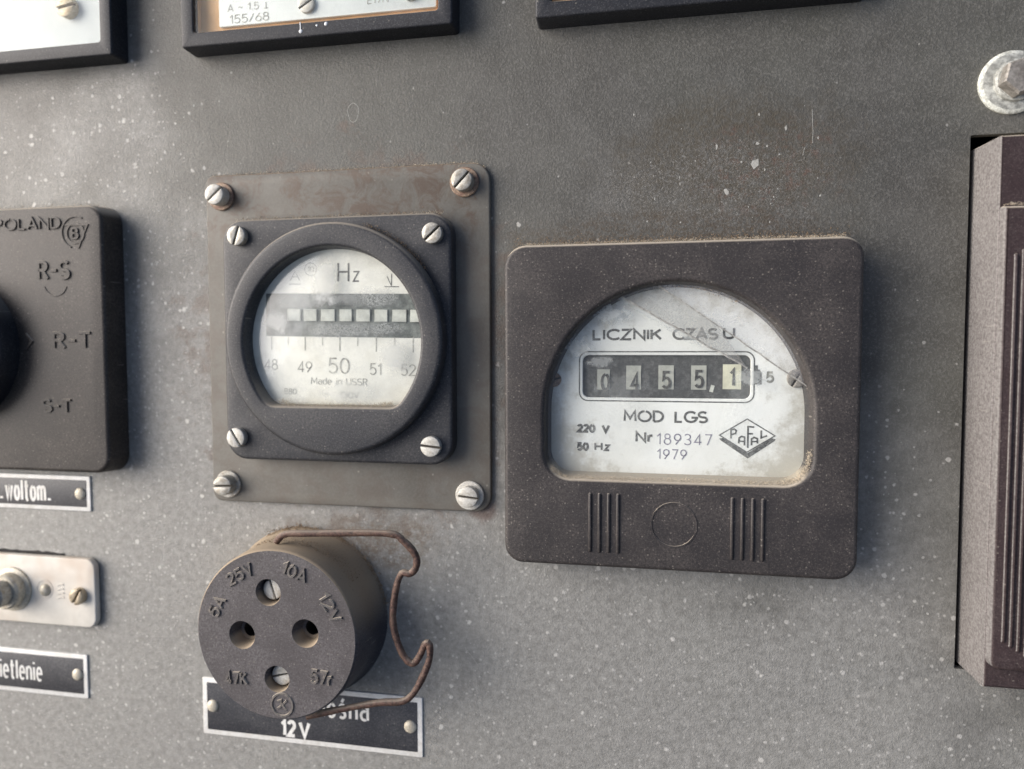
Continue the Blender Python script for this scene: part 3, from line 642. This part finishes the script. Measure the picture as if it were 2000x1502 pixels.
mb = MB().use(MAT['ink']); mb.recalc = False; ribbon(mb, rrect(-20.75, -14.75, 23.0, -2.0, 2.2, 6), .32, 4.05, closed=True); mb.build('window_outline', hd)
for q in (('LICZNIK', -17.4, .9, .3, 3.95, .2, .2), ('CZAS', 2.9, .95, 14.2, 4.0, .2, .16), ('MOD', -9.3, -20.2, 1.0, -17.05, .18, .2), ('LGS', 3.6, -20.2, 11.9, -17.05, .18, .2), ('220', -21.4, -23.25, -16.5, -20.9, .28, .26), ('V', -15.0, -23.2, -12.7, -20.9, .28, .2),
          ('50', -21.4, -28.05, -18.2, -25.7, .28, .26), ('Hz', -16.8, -27.95, -12.7, -25.6, .22, .3), ('Nr', -6.2, -25.5, -1.6, -22.5, .2, .24)):
    lettering(hd, [(*q[:5], 4.05, dict(sw=q[5], gap=q[6]))], MAT['ink'])
lettering(hd, [('U', 15.3, 1.1, 18.3, 4.2, 4.05, dict(sw=.19))], MAT['inkb']); lettering(hd, [('h', 23.0, -10.6, 24.8, -5.0, 4.05, dict(sw=.15))], MAT['ink'])
lettering(hd, [('5', 25.8, -9.8, 27.8, -6.9, 4.05, dict(sw=.2))], MAT['inkf'])
lettering(hd, [('189347', -.8, -25.9, 13.0, -22.95, 4.05, dict(sw=.095, gap=.32))], MAT['inkp'], 'stamped_number'); lettering(hd, [('1979', -.7, -29.7, 6.8, -27.0, 4.05, dict(sw=.1, gap=.3))], MAT['inkp'], 'stamped_number')
# maker's lozenge
mb = MB().use(MAT['ink']); mb.recalc = False
ribbon(mb, [(21.5, -18.9), (14.8, -23.1), (21.5, -27.3), (28.2, -23.0)], .3, 4.05, closed=True)
for P4 in (((14.7, -24.0), (21.6, -28.3), (21.6, -27.55), (15.6, -23.8)), ((14.7, -24.0), (15.2, -24.5), (21.7, -28.9), (21.6, -28.3)), ((28.4, -23.9), (27.5, -23.6), (21.6, -27.55), (21.6, -28.3)), ((28.4, -23.9), (21.6, -28.3), (21.7, -28.9), (28.0, -24.4))):
    mb.face([mb.v(x, y, 4.05) for x, y in P4], False)
def stroke(ps, w_=.42): ribbon(mb, ps, w_, 4.055)
stroke([(17.6, -23.9), (17.6, -21.7), (18.4, -21.5), (18.9, -21.9), (18.7, -22.6), (17.7, -22.9)])
stroke([(19.5, -25.1), (19.6, -23.7), (20.2, -23.3), (20.9, -23.5), (20.9, -25.6)]); stroke([(19.6, -24.5), (20.9, -24.6)], .36)
stroke([(21.7, -26.2), (21.7, -20.8), (23.2, -20.9)]); stroke([(21.7, -22.6), (22.9, -22.6)])
stroke([(22.6, -25.5), (22.6, -23.9), (23.2, -23.5), (24.0, -23.8), (24.0, -25.0)]); stroke([(22.6, -24.6), (24.0, -24.5)], .36)
stroke([(24.9, -21.7), (24.9, -23.6), (26.3, -23.0)])
mb.build('maker_logo', hd)
screw(hm, 33.0, -8.6, 4.0, 2.3, .8, 60, .5, .5, mat=MAT['bolt']); screw(hm, -27.4, -9.3, 4.0, 1.9, .7, 20, .5, .5, mat=MAT['rustw'])
# cracked pane: main shard, narrow strip, corner shard with painted sky glare
C1 = [(-12.2, 12.3), (-5.05, 8.9), (3.63, 3.92), (9.5, .3), (24.0, -8.9), (36.2, -17.5)]
def dirt_and_glare(t, f):
    X, Y, Z = t.xyz(); n = t.noise(.5, 5, .7, seed=31)
    # dirt drawn along the first crack, pale scuffs with painted reflections at its upper left and over the first digit
    d = t.math('ABSOLUTE', t.math('ADD', t.math('ADD', t.math('MULTIPLY', X, .515), t.math('MULTIPLY', Y, .857)), -5.2))
    band = t.math('MULTIPLY', t.ramp(t.math('ADD', d, t.math('MULTIPLY', t.math('SUBTRACT', n, .5), 2.5)), 1.7, .2), .45)
    f = t.math('ADD', f, t.math('MULTIPLY', band, t.ramp(X, 16, 6)))
    for cx, cy, rx, ry, am in ((-12, 7.5, 5.5, 3.2, .6), (-21, -.5, 5, 3.0, .4), (-15.5, -4.6, 4.5, 1.8, .35), (22, -8.2, 5, 2.6, .35), (-10, -11, 9, 4, .16)):
        dx = t.math('DIVIDE', t.math('SUBTRACT', X, cx), rx); dy = t.math('DIVIDE', t.math('SUBTRACT', Y, cy), ry)
        r = t.math('ADD', t.math('SQRT', t.math('ADD', t.math('MULTIPLY', dx, dx), t.math('MULTIPLY', dy, dy))), t.math('MULTIPLY', t.math('SUBTRACT', n, .5), 2.6))
        f = t.math('ADD', f, t.math('MULTIPLY', t.ramp(r, 1.0, .3), am), clamp=True)
    return f
gmain = film_glass('dirty_glare_pane', .04, None, .4, .045, 3, lo=.54, hi=.8, tint=(.66, .70, .70), rough=.03, streak=dirt_and_glare)
gstrip = film_glass('dusty_pane_strip', .26, None, .3, .12, 8, lo=.4, hi=.7, tint=(.46, .47, .46), rough=.06)
gglare = film_glass('pane_corner_glare', .17, None, .5, .07, 12, lo=.5, hi=.7, tint=(.86, .88, .92), rough=.02)  # bluish white sky reflection painted as a film on this shard
def inside_arch(x, y, r=33.0):
    cx, cy = 3.45, -17.3
    return (hypot(x - cx, y - cy) <= r) if y >= cy else abs(x - cx) <= r and y > -34.9
def ray_edge(p, d, r=33.0):
    t = 0
    while inside_arch(p[0] + d[0] * t, p[1] + d[1] * t, r) and t < 90: t += .05
    return (p[0] + d[0] * t, p[1] + d[1] * t)
A1 = (-8.9, 11.4); B1 = (8.9, .7); A2 = (1.0, 13.5); B2 = (22.2, -1.4)
d1 = Vector((B1[0] - A1[0], B1[1] - A1[1])).normalized(); d2 = Vector((B2[0] - A2[0], B2[1] - A2[1])).normalized()
e1a = ray_edge(A1, (-d1.x, -d1.y)); e2a = ray_edge(A2, (-d2.x, -d2.y)); e2b = ray_edge(B2, tuple(d2)); tip = (21.0, -6.0)
ang = lambda p: atan2(p[1] + 17.3, p[0] - 3.45)
def arcpts(pa, pb, n=24):
    a, b = ang(pa), ang(pb); return [(3.45 + 33.0 * cos(a + (b - a) * i / n), -17.3 + 33.0 * sin(a + (b - a) * i / n)) for i in range(1, n)]
def jag(a, b, n=10, k=.18): return [(a[0] + (b[0] - a[0]) * i / n + random.uniform(-k, k), a[1] + (b[1] - a[1]) * i / n + random.uniform(-k, k)) for i in range(1, n)]
J1 = jag(e1a, tip, 14); J2 = jag(e2a, e2b, 22, .14); J2b = [p for p in J2 if p[0] > 13.5]
j2a = [p for p in J2 if p[0] <= 13.5]; split = J2b[0]
def shard(name, lp, z, th, mat, tiltx=0, tilty=0):
    mb = MB().use(mat); mb.recalc = False
    cx = sum(p[0] for p in lp) / len(lp); cy = sum(p[1] for p in lp) / len(lp)
    vs = [mb.v(x, y, z + (x - cx) * tiltx + (y - cy) * tilty) for x, y in lp]
    es = [mb.bm.edges.new((vs[i], vs[(i + 1) % len(vs)])) for i in range(len(vs))]
    r = bmesh.ops.triangle_fill(mb.bm, use_beauty=True, edges=es, normal=(0, 0, 1))
    ex = [f for f in r['geom'] if isinstance(f, bmesh.types.BMFace)]
    return mb.build(name, hm)
left_arc = arcpts(e1a, (3.45 - 33, -17.3)); low = [(-29.55, -17.3), (-29.55, -34.8), (36.45, -34.8), (36.45, -17.3)]
right_arc = arcpts((36.45, -17.3), e2b)
shard('glass_shard', [e1a] + left_arc + low + right_arc + [e2b] + J2b[::-1] + [tip] + J1[::-1], 6.6, .1, gmain)
shard('glass_shard', [e1a] + J1 + [tip] + [split] + j2a[::-1] + [e2a] + arcpts(e2a, e1a), 6.9, .1, gstrip, .004, -.01)
shard('glass_shard', [e2a] + J2 + [e2b] + arcpts(e2b, e2a), 6.3, .1, gglare, -.01, .02)
mb = MB().use(simple('crack_grime', (.30, .30, .285), .8, 0, .4, .9)); mb.recalc = False
ribbon(mb, [e1a] + J1 + [tip], .42, 7.0); ribbon(mb, [e2a] + J2 + [e2b], .36, 6.98)
mb.build('crack_edge', hm)
fluff(hm, [e1a] + J1, 6.9, 7.3, 200, .12, .1, .5, MAT['bolt']); fluff(hm, [e2a] + J2, 6.8, 7.2, 160, .1, .15, .3, MAT['bolt'])
sill = [(-27.6, -31.5), (-26, -33.2), (-23, -34.4), (3, -34.5), (29, -34.4), (33, -33.0), (35.2, -30.0), (36, -26)]
fluff(hm, sill, 6.6, 9.6, 8000, .13, .12, .3, MAT['lint'])
fluff(hm, [(-35, 25.6), (0, 25.7), (30, 25.7), (43, 25.6)], 5, 9.3, 2600, .1, .12, .08, MAT['lint'], hl=.6)
fluff(hm, [(-39, 26.2), (0, 26.2), (45, 26.2)], 0.1, 2.0, 2600, .16, .3, .9, MAT['lint_b'])
fluff(hm, [(-5, 14.6), (3, 15), (12, 13.6), (19, 10.5)], 4.5, 6.5, 200, .25, .3, .4, MAT['lint_b'])

# ------------------------------------------------------------------ round power socket with wire bail
so = root('power_socket', 'round two pin bakelite socket with rusty wire bail, raised 10A and 12V marks', 'socket')
SX, SY = -101.3, -78.2
mb = MB().use(MAT['sock'])
holes = [circle(-103.1, -66.6, 3.7, 32), circle(-101.0, -90.3, 3.7, 32), circle(-111.1, -78.9, 3.9, 32), circle(-92.5, -77.1, 3.9, 32)]
outer = circle(SX, SY, 24.6, 96)
rows = [(circle(SX, SY, 25.2, 96), 0), (circle(SX, SY, 24.4, 96), 1.5), (circle(SX, SY, 23.9, 96), 8), (circle(SX, SY, 23.5, 96), 17.2), (circle(SX, SY, 23.35, 96), 17.7), (circle(SX, SY, 23.0, 96), 18.0)]
R = ring_rows(mb, rows); tops = [R[-1]]
for i, h in enumerate(holes):
    cx = sum(p[0] for p in h) / 32; cy = sum(p[1] for p in h) / 32; r0 = 3.7 if i < 2 else 3.9
    H = ring_rows(mb, [(h, 18.0), (circle(cx, cy, r0 * .96, 32), 17.8), (circle(cx, cy, r0 * (.93 if i < 2 else .72), 32), 13.5 if i < 2 else 13.8)]); tops.append(H[0])
    if i < 2: f = mb.face(H[-1]); f.smooth = False
    else:
        ring_rows(mb, [(circle(cx, cy, r0 * .72, 32), 13.8), (circle(cx, cy, 2.1, 32), 13.4)])
        mb.use(MAT['black']); ring_rows(mb, [(circle(cx, cy, 2.1, 32), 13.4), (circle(cx, cy, 2.0, 32), 3)]); mb.face([mb.v(x, y, 3) for x, y in circle(cx, cy, 2.0, 32)]); mb.use(MAT['sock'])
fill(mb, tops)
mb.build('body', so, sharp=40)
screw(so, -103.1, -66.6, 13.5, 2.75, 2.2, -72, .5, .9, mat=MAT['zinc_b']); screw(so, -101.0, -90.3, 13.5, 2.85, 2.0, 14, .5, .9, mat=MAT['zinc_b'])
lt = []
def atx(s, cx, cy, w_, h_, rot): lettering(so, [(s, cx - w_ / 2, cy - h_ / 2, cx + w_ / 2, cy + h_ / 2, 17.95, dict(sw=.15, ext=.5, rot=radians(rot), gap=.24))], MAT['sock_l'], 'raised_lettering')
atx('5A', -118.3, -71.3, 6.0, 3.5, 60); atx('25V', -111.3, -62.0, 8.6, 3.4, 30); atx('10A', -95.2, -60.6, 7.6, 3.6, -20); atx('12V', -85.2, -69.5, 8.4, 3.5, -58)
atx('47K', -113.1, -91.1, 6.8, 3.6, 4); atx('57r', -87.9, -88.7, 6.4, 4.0, -4)
mb = MB().use(MAT['sock_l']); ribbon(mb, circle(-99.6, -97.3, 3.1, 32), .5, 17.95, 18.3, closed=True)
ribbon(mb, [(-101, -96.4), (-99.9, -96), (-99.8, -97.6), (-101, -98.4)], .45, 17.95, 18.25); ribbon(mb, [(-98.2, -96), (-99.5, -97.3), (-98.3, -98.7)], .45, 17.95, 18.25)
mb.build('moulded_mark', so)
WP = [(-102.78, -53.86, 13.5), (-99.64, -51.45, 14.5), (-92.6, -50.87, 14.5), (-71.02, -50.08, 13.5), (-66.44, -52.05, 13), (-63.32, -55.7, 12.5), (-63.28, -59.08, 12), (-64.98, -61.03, 12), (-67.38, -61.17, 12), (-69.12, -65.94, 12), (-69.95, -74.89, 12), (-67.61, -82.69, 12), (-64.75, -85.51, 12), (-62.81, -83.71, 12), (-60.86, -79.81, 12), (-59.67, -80.65, 12), (-60.43, -85.85, 12), (-65.63, -95.01, 12.5), (-74.22, -96.77, 13), (-87.71, -99.96, 14), (-94.57, -102.33, 13.5)]
wp = smooth_path(WP, 5)
mb = MB().use(MAT['rustwire']); tube(mb, [(p.x, p.y, p.z) for p in wp], .94, 12, .09); mb.build('wire_bail', so)
fluff(so, [(SX + 25 * cos(a), SY + 25 * sin(a)) for a in [radians(d) for d in range(10, 125, 5)]], 0.05, 1.2, 1100, .24, .3, .6, MAT['lint_b'])
fluff(so, [(SX + 23.9 * cos(a), SY + 23.9 * sin(a)) for a in [radians(d) for d in range(35, 120, 5)]], 2, 12, 1500, .16, .2, .12, MAT['lint_b'])

# ------------------------------------------------------------------ name plates
def nameplate(label, x0, y0, x1, y1, texts, rivs, bw=1.0):
    r = root('name_plate', label, 'sign', 'engraved black name plates')
    mb = MB().use(MAT['npw']); slab(mb, rrect(x0, y0, x1, y1, .35, 3), 0, .5, .12); mb.build('plate', r)
    mb = MB().use(MAT['npb']); slab(mb, rrect(x0 + bw, y0 + bw, x1 - bw, y1 - bw, .25, 3), .45, .54, .03); mb.build('black_field', r)
    for q in texts: lettering(r, [q], MAT['npw'])
    for x, y in rivs: rivet(r, x, y, .54)
    return r
nameplate('black and white plate marked 12 V, partly covered by the round socket', -135.6, -118.2, -65.8, -100.7,
    [('przenośna', -111.5, -109.3, -81.9, -102.8, .6, dict(sw=.125, gap=.3)), ('12', -110.0, -116.4, -104.9, -111.1, .6, dict(sw=.2, gap=.3)), ('V', -104.2, -116.4, -100.3, -111.1, .6, dict(sw=.2))], [(-132.2, -109.3), (-69.4, -109.4)], 1.45)
nameplate('small black plate reading woltom. directly under the switch block', -243, -51.5, -172.7, -40.5,
    [('przeł.', -220, -49.0, -204.5, -42.4, .6, dict(sw=.17, gap=.24)), ('woltom', -203.8, -49.1, -188.6, -42.0, .6, dict(sw=.125, gap=.32)), ('.', -188.3, -49.0, -187.2, -42.2, .6, dict(sw=.17))], [(-239, -46), (-176.2, -46.0)], 1.3)
nameplate('small black plate reading ietlenie below the white painted bracket', -243, -111.3, -175.9, -97.2,
    [('Ośw', -221, -107.3, -209.7, -100.6, .6, dict(sw=.13, gap=.24)), ('ietlenie', -208.6, -107.3, -192.4, -100.6, .6, dict(sw=.11, gap=.28))], [(-239, -104), (-179.4, -103.7)], 1.4)

# ------------------------------------------------------------------ white bracket with switch stem
br = root('toggle_bracket', 'white painted steel bracket with a threaded stem and a domed screw', 'bracket')
mb = MB().use(MAT['plate_w']); slab(mb, rrect(-246, -87.7, -170.6, -66.0, 3.2, 7), 0.4, 2.2, .5); mb.build('plate', br)
mb = MB().use(MAT['rivet']); lathe(mb, [(7.0, 2.2), (6.9, 2.8), (5.6, 3.2), (5.5, 5.6), (5.0, 6.2)], -200.5, -77.0, 36); mb.build('collar', br)
mb = MB().use(MAT['zinc']); lathe(mb, [(4.0, 5.5), (4.0, 6.2)] + [(3.9 + .12 * (k % 2), 6.4 + k * .4) for k in range(10)] + [(3.4, 10.8)], -200.5, -77, 32); mb.build('threaded_stem', br)
mb = MB().use(MAT['rivet']); lathe(mb, [(2.0, 2.2), (1.85, 2.6), (1.4, 3.1), (.7, 3.4), (.05, 3.5)], -188.6, -76.6, 28); mb.build('locating_pip', br)
mb = MB().use(MAT['plate_w']); ribbon(mb, circle(-188.9, -76.4, 2.9, 32), .35, 2.15, 2.32, closed=True); mb.build('stamped_ring', br)
mb = MB().use(MAT['plate_w'])
for k in range(4): ribbon(mb, [(-184.2, -75.0 - k * 1.35), (-182.9, -74.4 - k * 1.35), (-181.9, -74.6 - k * 1.35)], .4, 2.15, 2.4)
mb.build('stamped_mark', br)
screw(br, -175.9, -77.5, 2.2, 2.5, 2.0, 60, .7, 1.0, mat=MAT['brass'], dome=.7)
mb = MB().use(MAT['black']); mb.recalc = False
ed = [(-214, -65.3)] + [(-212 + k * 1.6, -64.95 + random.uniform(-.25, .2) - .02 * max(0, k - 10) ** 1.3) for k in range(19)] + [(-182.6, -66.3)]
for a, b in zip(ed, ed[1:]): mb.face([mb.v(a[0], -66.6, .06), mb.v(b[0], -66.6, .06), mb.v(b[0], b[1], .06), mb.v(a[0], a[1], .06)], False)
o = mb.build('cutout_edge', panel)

# ------------------------------------------------------------------ rotary switch block
sw = root('rotary_switch', 'grey black selector switch block with round knob, embossed R-S and R-T', 'switch')
mb = MB().use(MAT['switch']); slab(mb, rrect(-263, -38.4, -158.8, 41.3, 5.5, 8), 0, 8, 1.2, draft=.4, steps=5); mb.build('cover', sw)
for s_, a_, b_, c_, d_, k_ in (('POLAND', -196.0, 34.2, -172.9, 37.7, .13), ('R-S', -181.4, 19.3, -170.3, 25.0, .14), ('R-T', -176.9, -1.1, -163.8, 4.0, .14), ('S-T', -181.5, -20.2, -171.3, -16.0, .14), ('B', -169.4, 30.9, -166.9, 34.4, .15)):
    lettering(sw, [(s_, a_, b_, c_, d_, 7.95, dict(sw=k_, ext=.42))], MAT['switch'], 'embossed_lettering')
mb = MB().use(MAT['switch']); ribbon(mb, circle(-168.1, 32.7, 2.9, 28), .45, 7.95, 8.28, closed=True)
ribbon(mb, arc(-168.1, 33, 4.6, 60, 250, 20), .4, 7.95, 8.26); ribbon(mb, [(-171.5, 35.2), (-164, 35.0), (-167.3, 28.3)], .45, 7.95, 8.26); ribbon(mb, arc(-175.6, 18.6, 4.0, 200, 340, 16), .35, 7.95, 8.2)
ribbon(mb, [(-186.4, 3.4), (-184.2, 1.3), (-186.4, -1.2)], .6, 7.95, 8.4); mb.build('embossed_mark', sw)
mb = MB().use(MAT['frame']); lathe(mb, [(22.2, 7.9), (22.1, 13.2), (21.6, 14.3), (20.6, 14.8)], -211, -0.9, 72); mb.build('knob', sw)
mb = MB().use(MAT['frame']); slab(mb, rrect(-214.5, -18, -207.5, 16, 2), 14.7, 24, 1.2); mb.build('knob_grip', sw)
fluff(sw, [(-234, 41.4), (-163, 41.4)], 1, 7, 900, .18, .25, .15, MAT['lint'])

# ------------------------------------------------------------------ square panel meters along the top
def meter(label, x0, y0, dial_box, dial_z, inner, gz):
    x1, y1 = x0 + 79.6, y0 + 79.6
    r = root('panel_meter', label, 'meter', 'square panel meters in the top row')
    b = 4.1
    hole = rrect(x0 + b, y0 + b, x1 - b, y1 - b, .8, 3)
    mb = MB().use(MAT['frame']); slab(mb, rrect(x0, y0, x1, y1, 1.0, 3), 0, 6.5, .55, holes=[hole], hbev=[(.35, .05, .3)], draft=.25); mb.build('frame', r)
    mb = MB().use(inner); slab(mb, rrect(x0 + b - .6, y0 + b - .6, x1 - b + .6, y1 - b + .6, .5), .06, min(3.3, dial_z - .9), .05)
    ring_rows(mb, [(rrect(x0 + b + .4, y0 + b + .4, x1 - b - .4, y1 - b - .4, .5), 2.4), (rrect(x0 + b + .35, y0 + b + .35, x1 - b - .35, y1 - b - .35, .5), 4.6)]); mb.build('inner_box', r)
    mb = MB().use(MAT['white']); slab(mb, rrect(*dial_box, .5), dial_z - .8, dial_z, .1); d = mb.build('dial', r)
    cx = (x0 + x1) / 2; cy = y0 + 22
    mb = MB().use(MAT['inkb']); mb.recalc = False
    for k in range(21):
        a = radians(45 + 90 * k / 20); rr = 36; ribbon(mb, [(cx + rr * cos(a), cy + rr * sin(a)), (cx + (rr + (4 if k % 5 == 0 else 2.4)) * cos(a), cy + (rr + (4 if k % 5 == 0 else 2.4)) * sin(a))], .4, dial_z + .05)
    ribbon(mb, arc(cx, cy, 36, 45, 135, 30), .3, dial_z + .05); mb.build('scale', d)
    mb = MB().use(MAT['inkb']); tube(mb, [(cx, cy, dial_z + .8), (cx - 24.5, cy + 26.5, dial_z + .8)], .28, 6); mb.build('needle', r)
    mb = MB().use(film_glass('meter_pane_%d' % int(abs(x0)), .03, None, .10, .05, x0, tint=(.8, .82, .82), rough=.15, gloss=.4)); mb.recalc = False
    g = rrect(x0 + b - .2, y0 + b - .2, x1 - b + .2, y1 - b + .2, .5); f = mb.face([mb.v(x, y, gz) for x, y in g], False); mb.build('glass', r)
    return r, d
m1, d1_ = meter('white faced square meter at the top left corner with a brass screw', -234.7, 83.2, (-230.0, 87.9, -159.8, 158.2), 3.4, MAT['white'], 5.7)
screw(m1, -171.4, 98.9, 3.4, 3.0, 2.2, 8, .8, 1.0, mat=MAT['brass'], dome=.3)
m2, d2_ = meter('square meter with white dial and tan inner edge, marked 155/68', -133.3, 83.2, (-122.6, 89.3, -59.0, 158.2), 4.0, MAT['tan'], 5.7)
for q in (('A ~ 1.5 ⊥', -119.9, 93.2, -107.4, 95.2), ('155/68', -119.4, 89.9, -107.3, 92.3), ('E17N', -78.3, 91.6, -72.3, 93.7)): lettering(d2_, [(*q, 4.06, dict(sw=.1))], MAT['inkf'])
screw(m2, -95.8, 93.0, 4.0, 2.4, 1.0, 30, .5, .4, mat=MAT['zinc_b']); screw(m2, -65.8, 93.6, 4.0, 2.4, 1.0, 80, .5, .4, mat=MAT['galv'])
m3, d3_ = meter('square meter right of the other two, only its lower frame and tan strip in view', -32.3, 82.6, (-21.6, 91.2, 42, 157.6), 4.0, MAT['tan'], 5.7)
mb = MB().use(simple('clear_drop', (.75, .78, .8), .15)); mb.recalc = True
for x, y, r, e in ((-96.6, 85.0, .55, 1.3), (-91.9, 86.2, .32, 1), (-89.2, 86.4, .55, 1)):
    lathe(mb, [(r * cos(a), 6.45 + r * .5 * sin(a)) for a in [0, .4, .8, 1.2, 1.5]], x, y, 14)
ribbon(mb, [(-96.7, 87.4), (-96.6, 85.2)], .25, 6.4, 6.6); o = mb.build('dried_drips', m2); o['kind'] = 'stuff'

# ------------------------------------------------------------------ hex bolt on a washer
hb = root('hex_bolt', 'corroded hex head bolt on a pale washer at the upper right corner', 'bolt')
mb = MB().use(MAT['galv_edge']); lathe(mb, [(7.25, 0), (7.3, .7), (7.05, 1.1), (6.5, 1.35)], 80.3, 61.0, 60, cap=False)
mb.use(MAT['galv']); lathe(mb, [(6.5, 1.35), (5.8, 1.5), (3.5, 1.5)], 80.3, 61.0, 60); mb.build('washer', hb)
mb = MB().use(MAT['galv']); lathe(mb, [(4.7, 1.5), (4.6, 2.4), (4.2, 2.7)], 80.5, 60.9, 36); mb.build('spring_washer', hb)
mb = MB().use(MAT['bolt'])
ro = .3; hexp = lambda r: [(80.5 + r * cos(ro + i * pi / 3), 60.9 + r * sin(ro + i * pi / 3)) for i in range(6)]
ring_rows(mb, [(hexp(4.3), 2.6), (hexp(4.3), 5.6), (hexp(3.85), 6.1)]); f = mb.face([mb.v(x, y, 6.1) for x, y in hexp(3.85)]); f.smooth = False; mb.build('bolt_head', hb, sharp=20)

# ------------------------------------------------------------------ tall brown bakelite unit in the cut-out
dv = root('terminal_cover', 'tall dark brown ribbed bakelite cover set in the slot at the right edge', 'cover')
mb = MB().use(MAT['brown']); slab(mb, rrect(72.95, -80.0, 128, 46.7, .8, 3), -6, 12.2, .5, draft=.7); mb.build('base', dv)
mb = MB().use(MAT['brown']); slab(mb, rrect(73.9, -74.6, 127, 30.4, (.6, .6, 2.6, 2.6), 6), 12.1, 14.2, .8, draft=.25, steps=4); mb.build('raised_cap', dv)
for k in range(16):
    x = 76.6 + k * 1.55; yb_ = -67.5 - min(k, 4) * 1.0
    mb = MB().use(MAT['brown']); tube(mb, [(x, 19.5 + min(k, 2) * .9, 14.1), (x, 19.2 + min(k, 2) * .9, 14.35), (x, -20, 14.4), (x, yb_ + .3, 14.35), (x, yb_, 14.1)], .42, 8); mb.build('rib', dv)
fluff(dv, [(74.4, 30.7), (100, 30.7)], 12.2, 13.9, 500, .16, .2, .12, MAT['lint'])
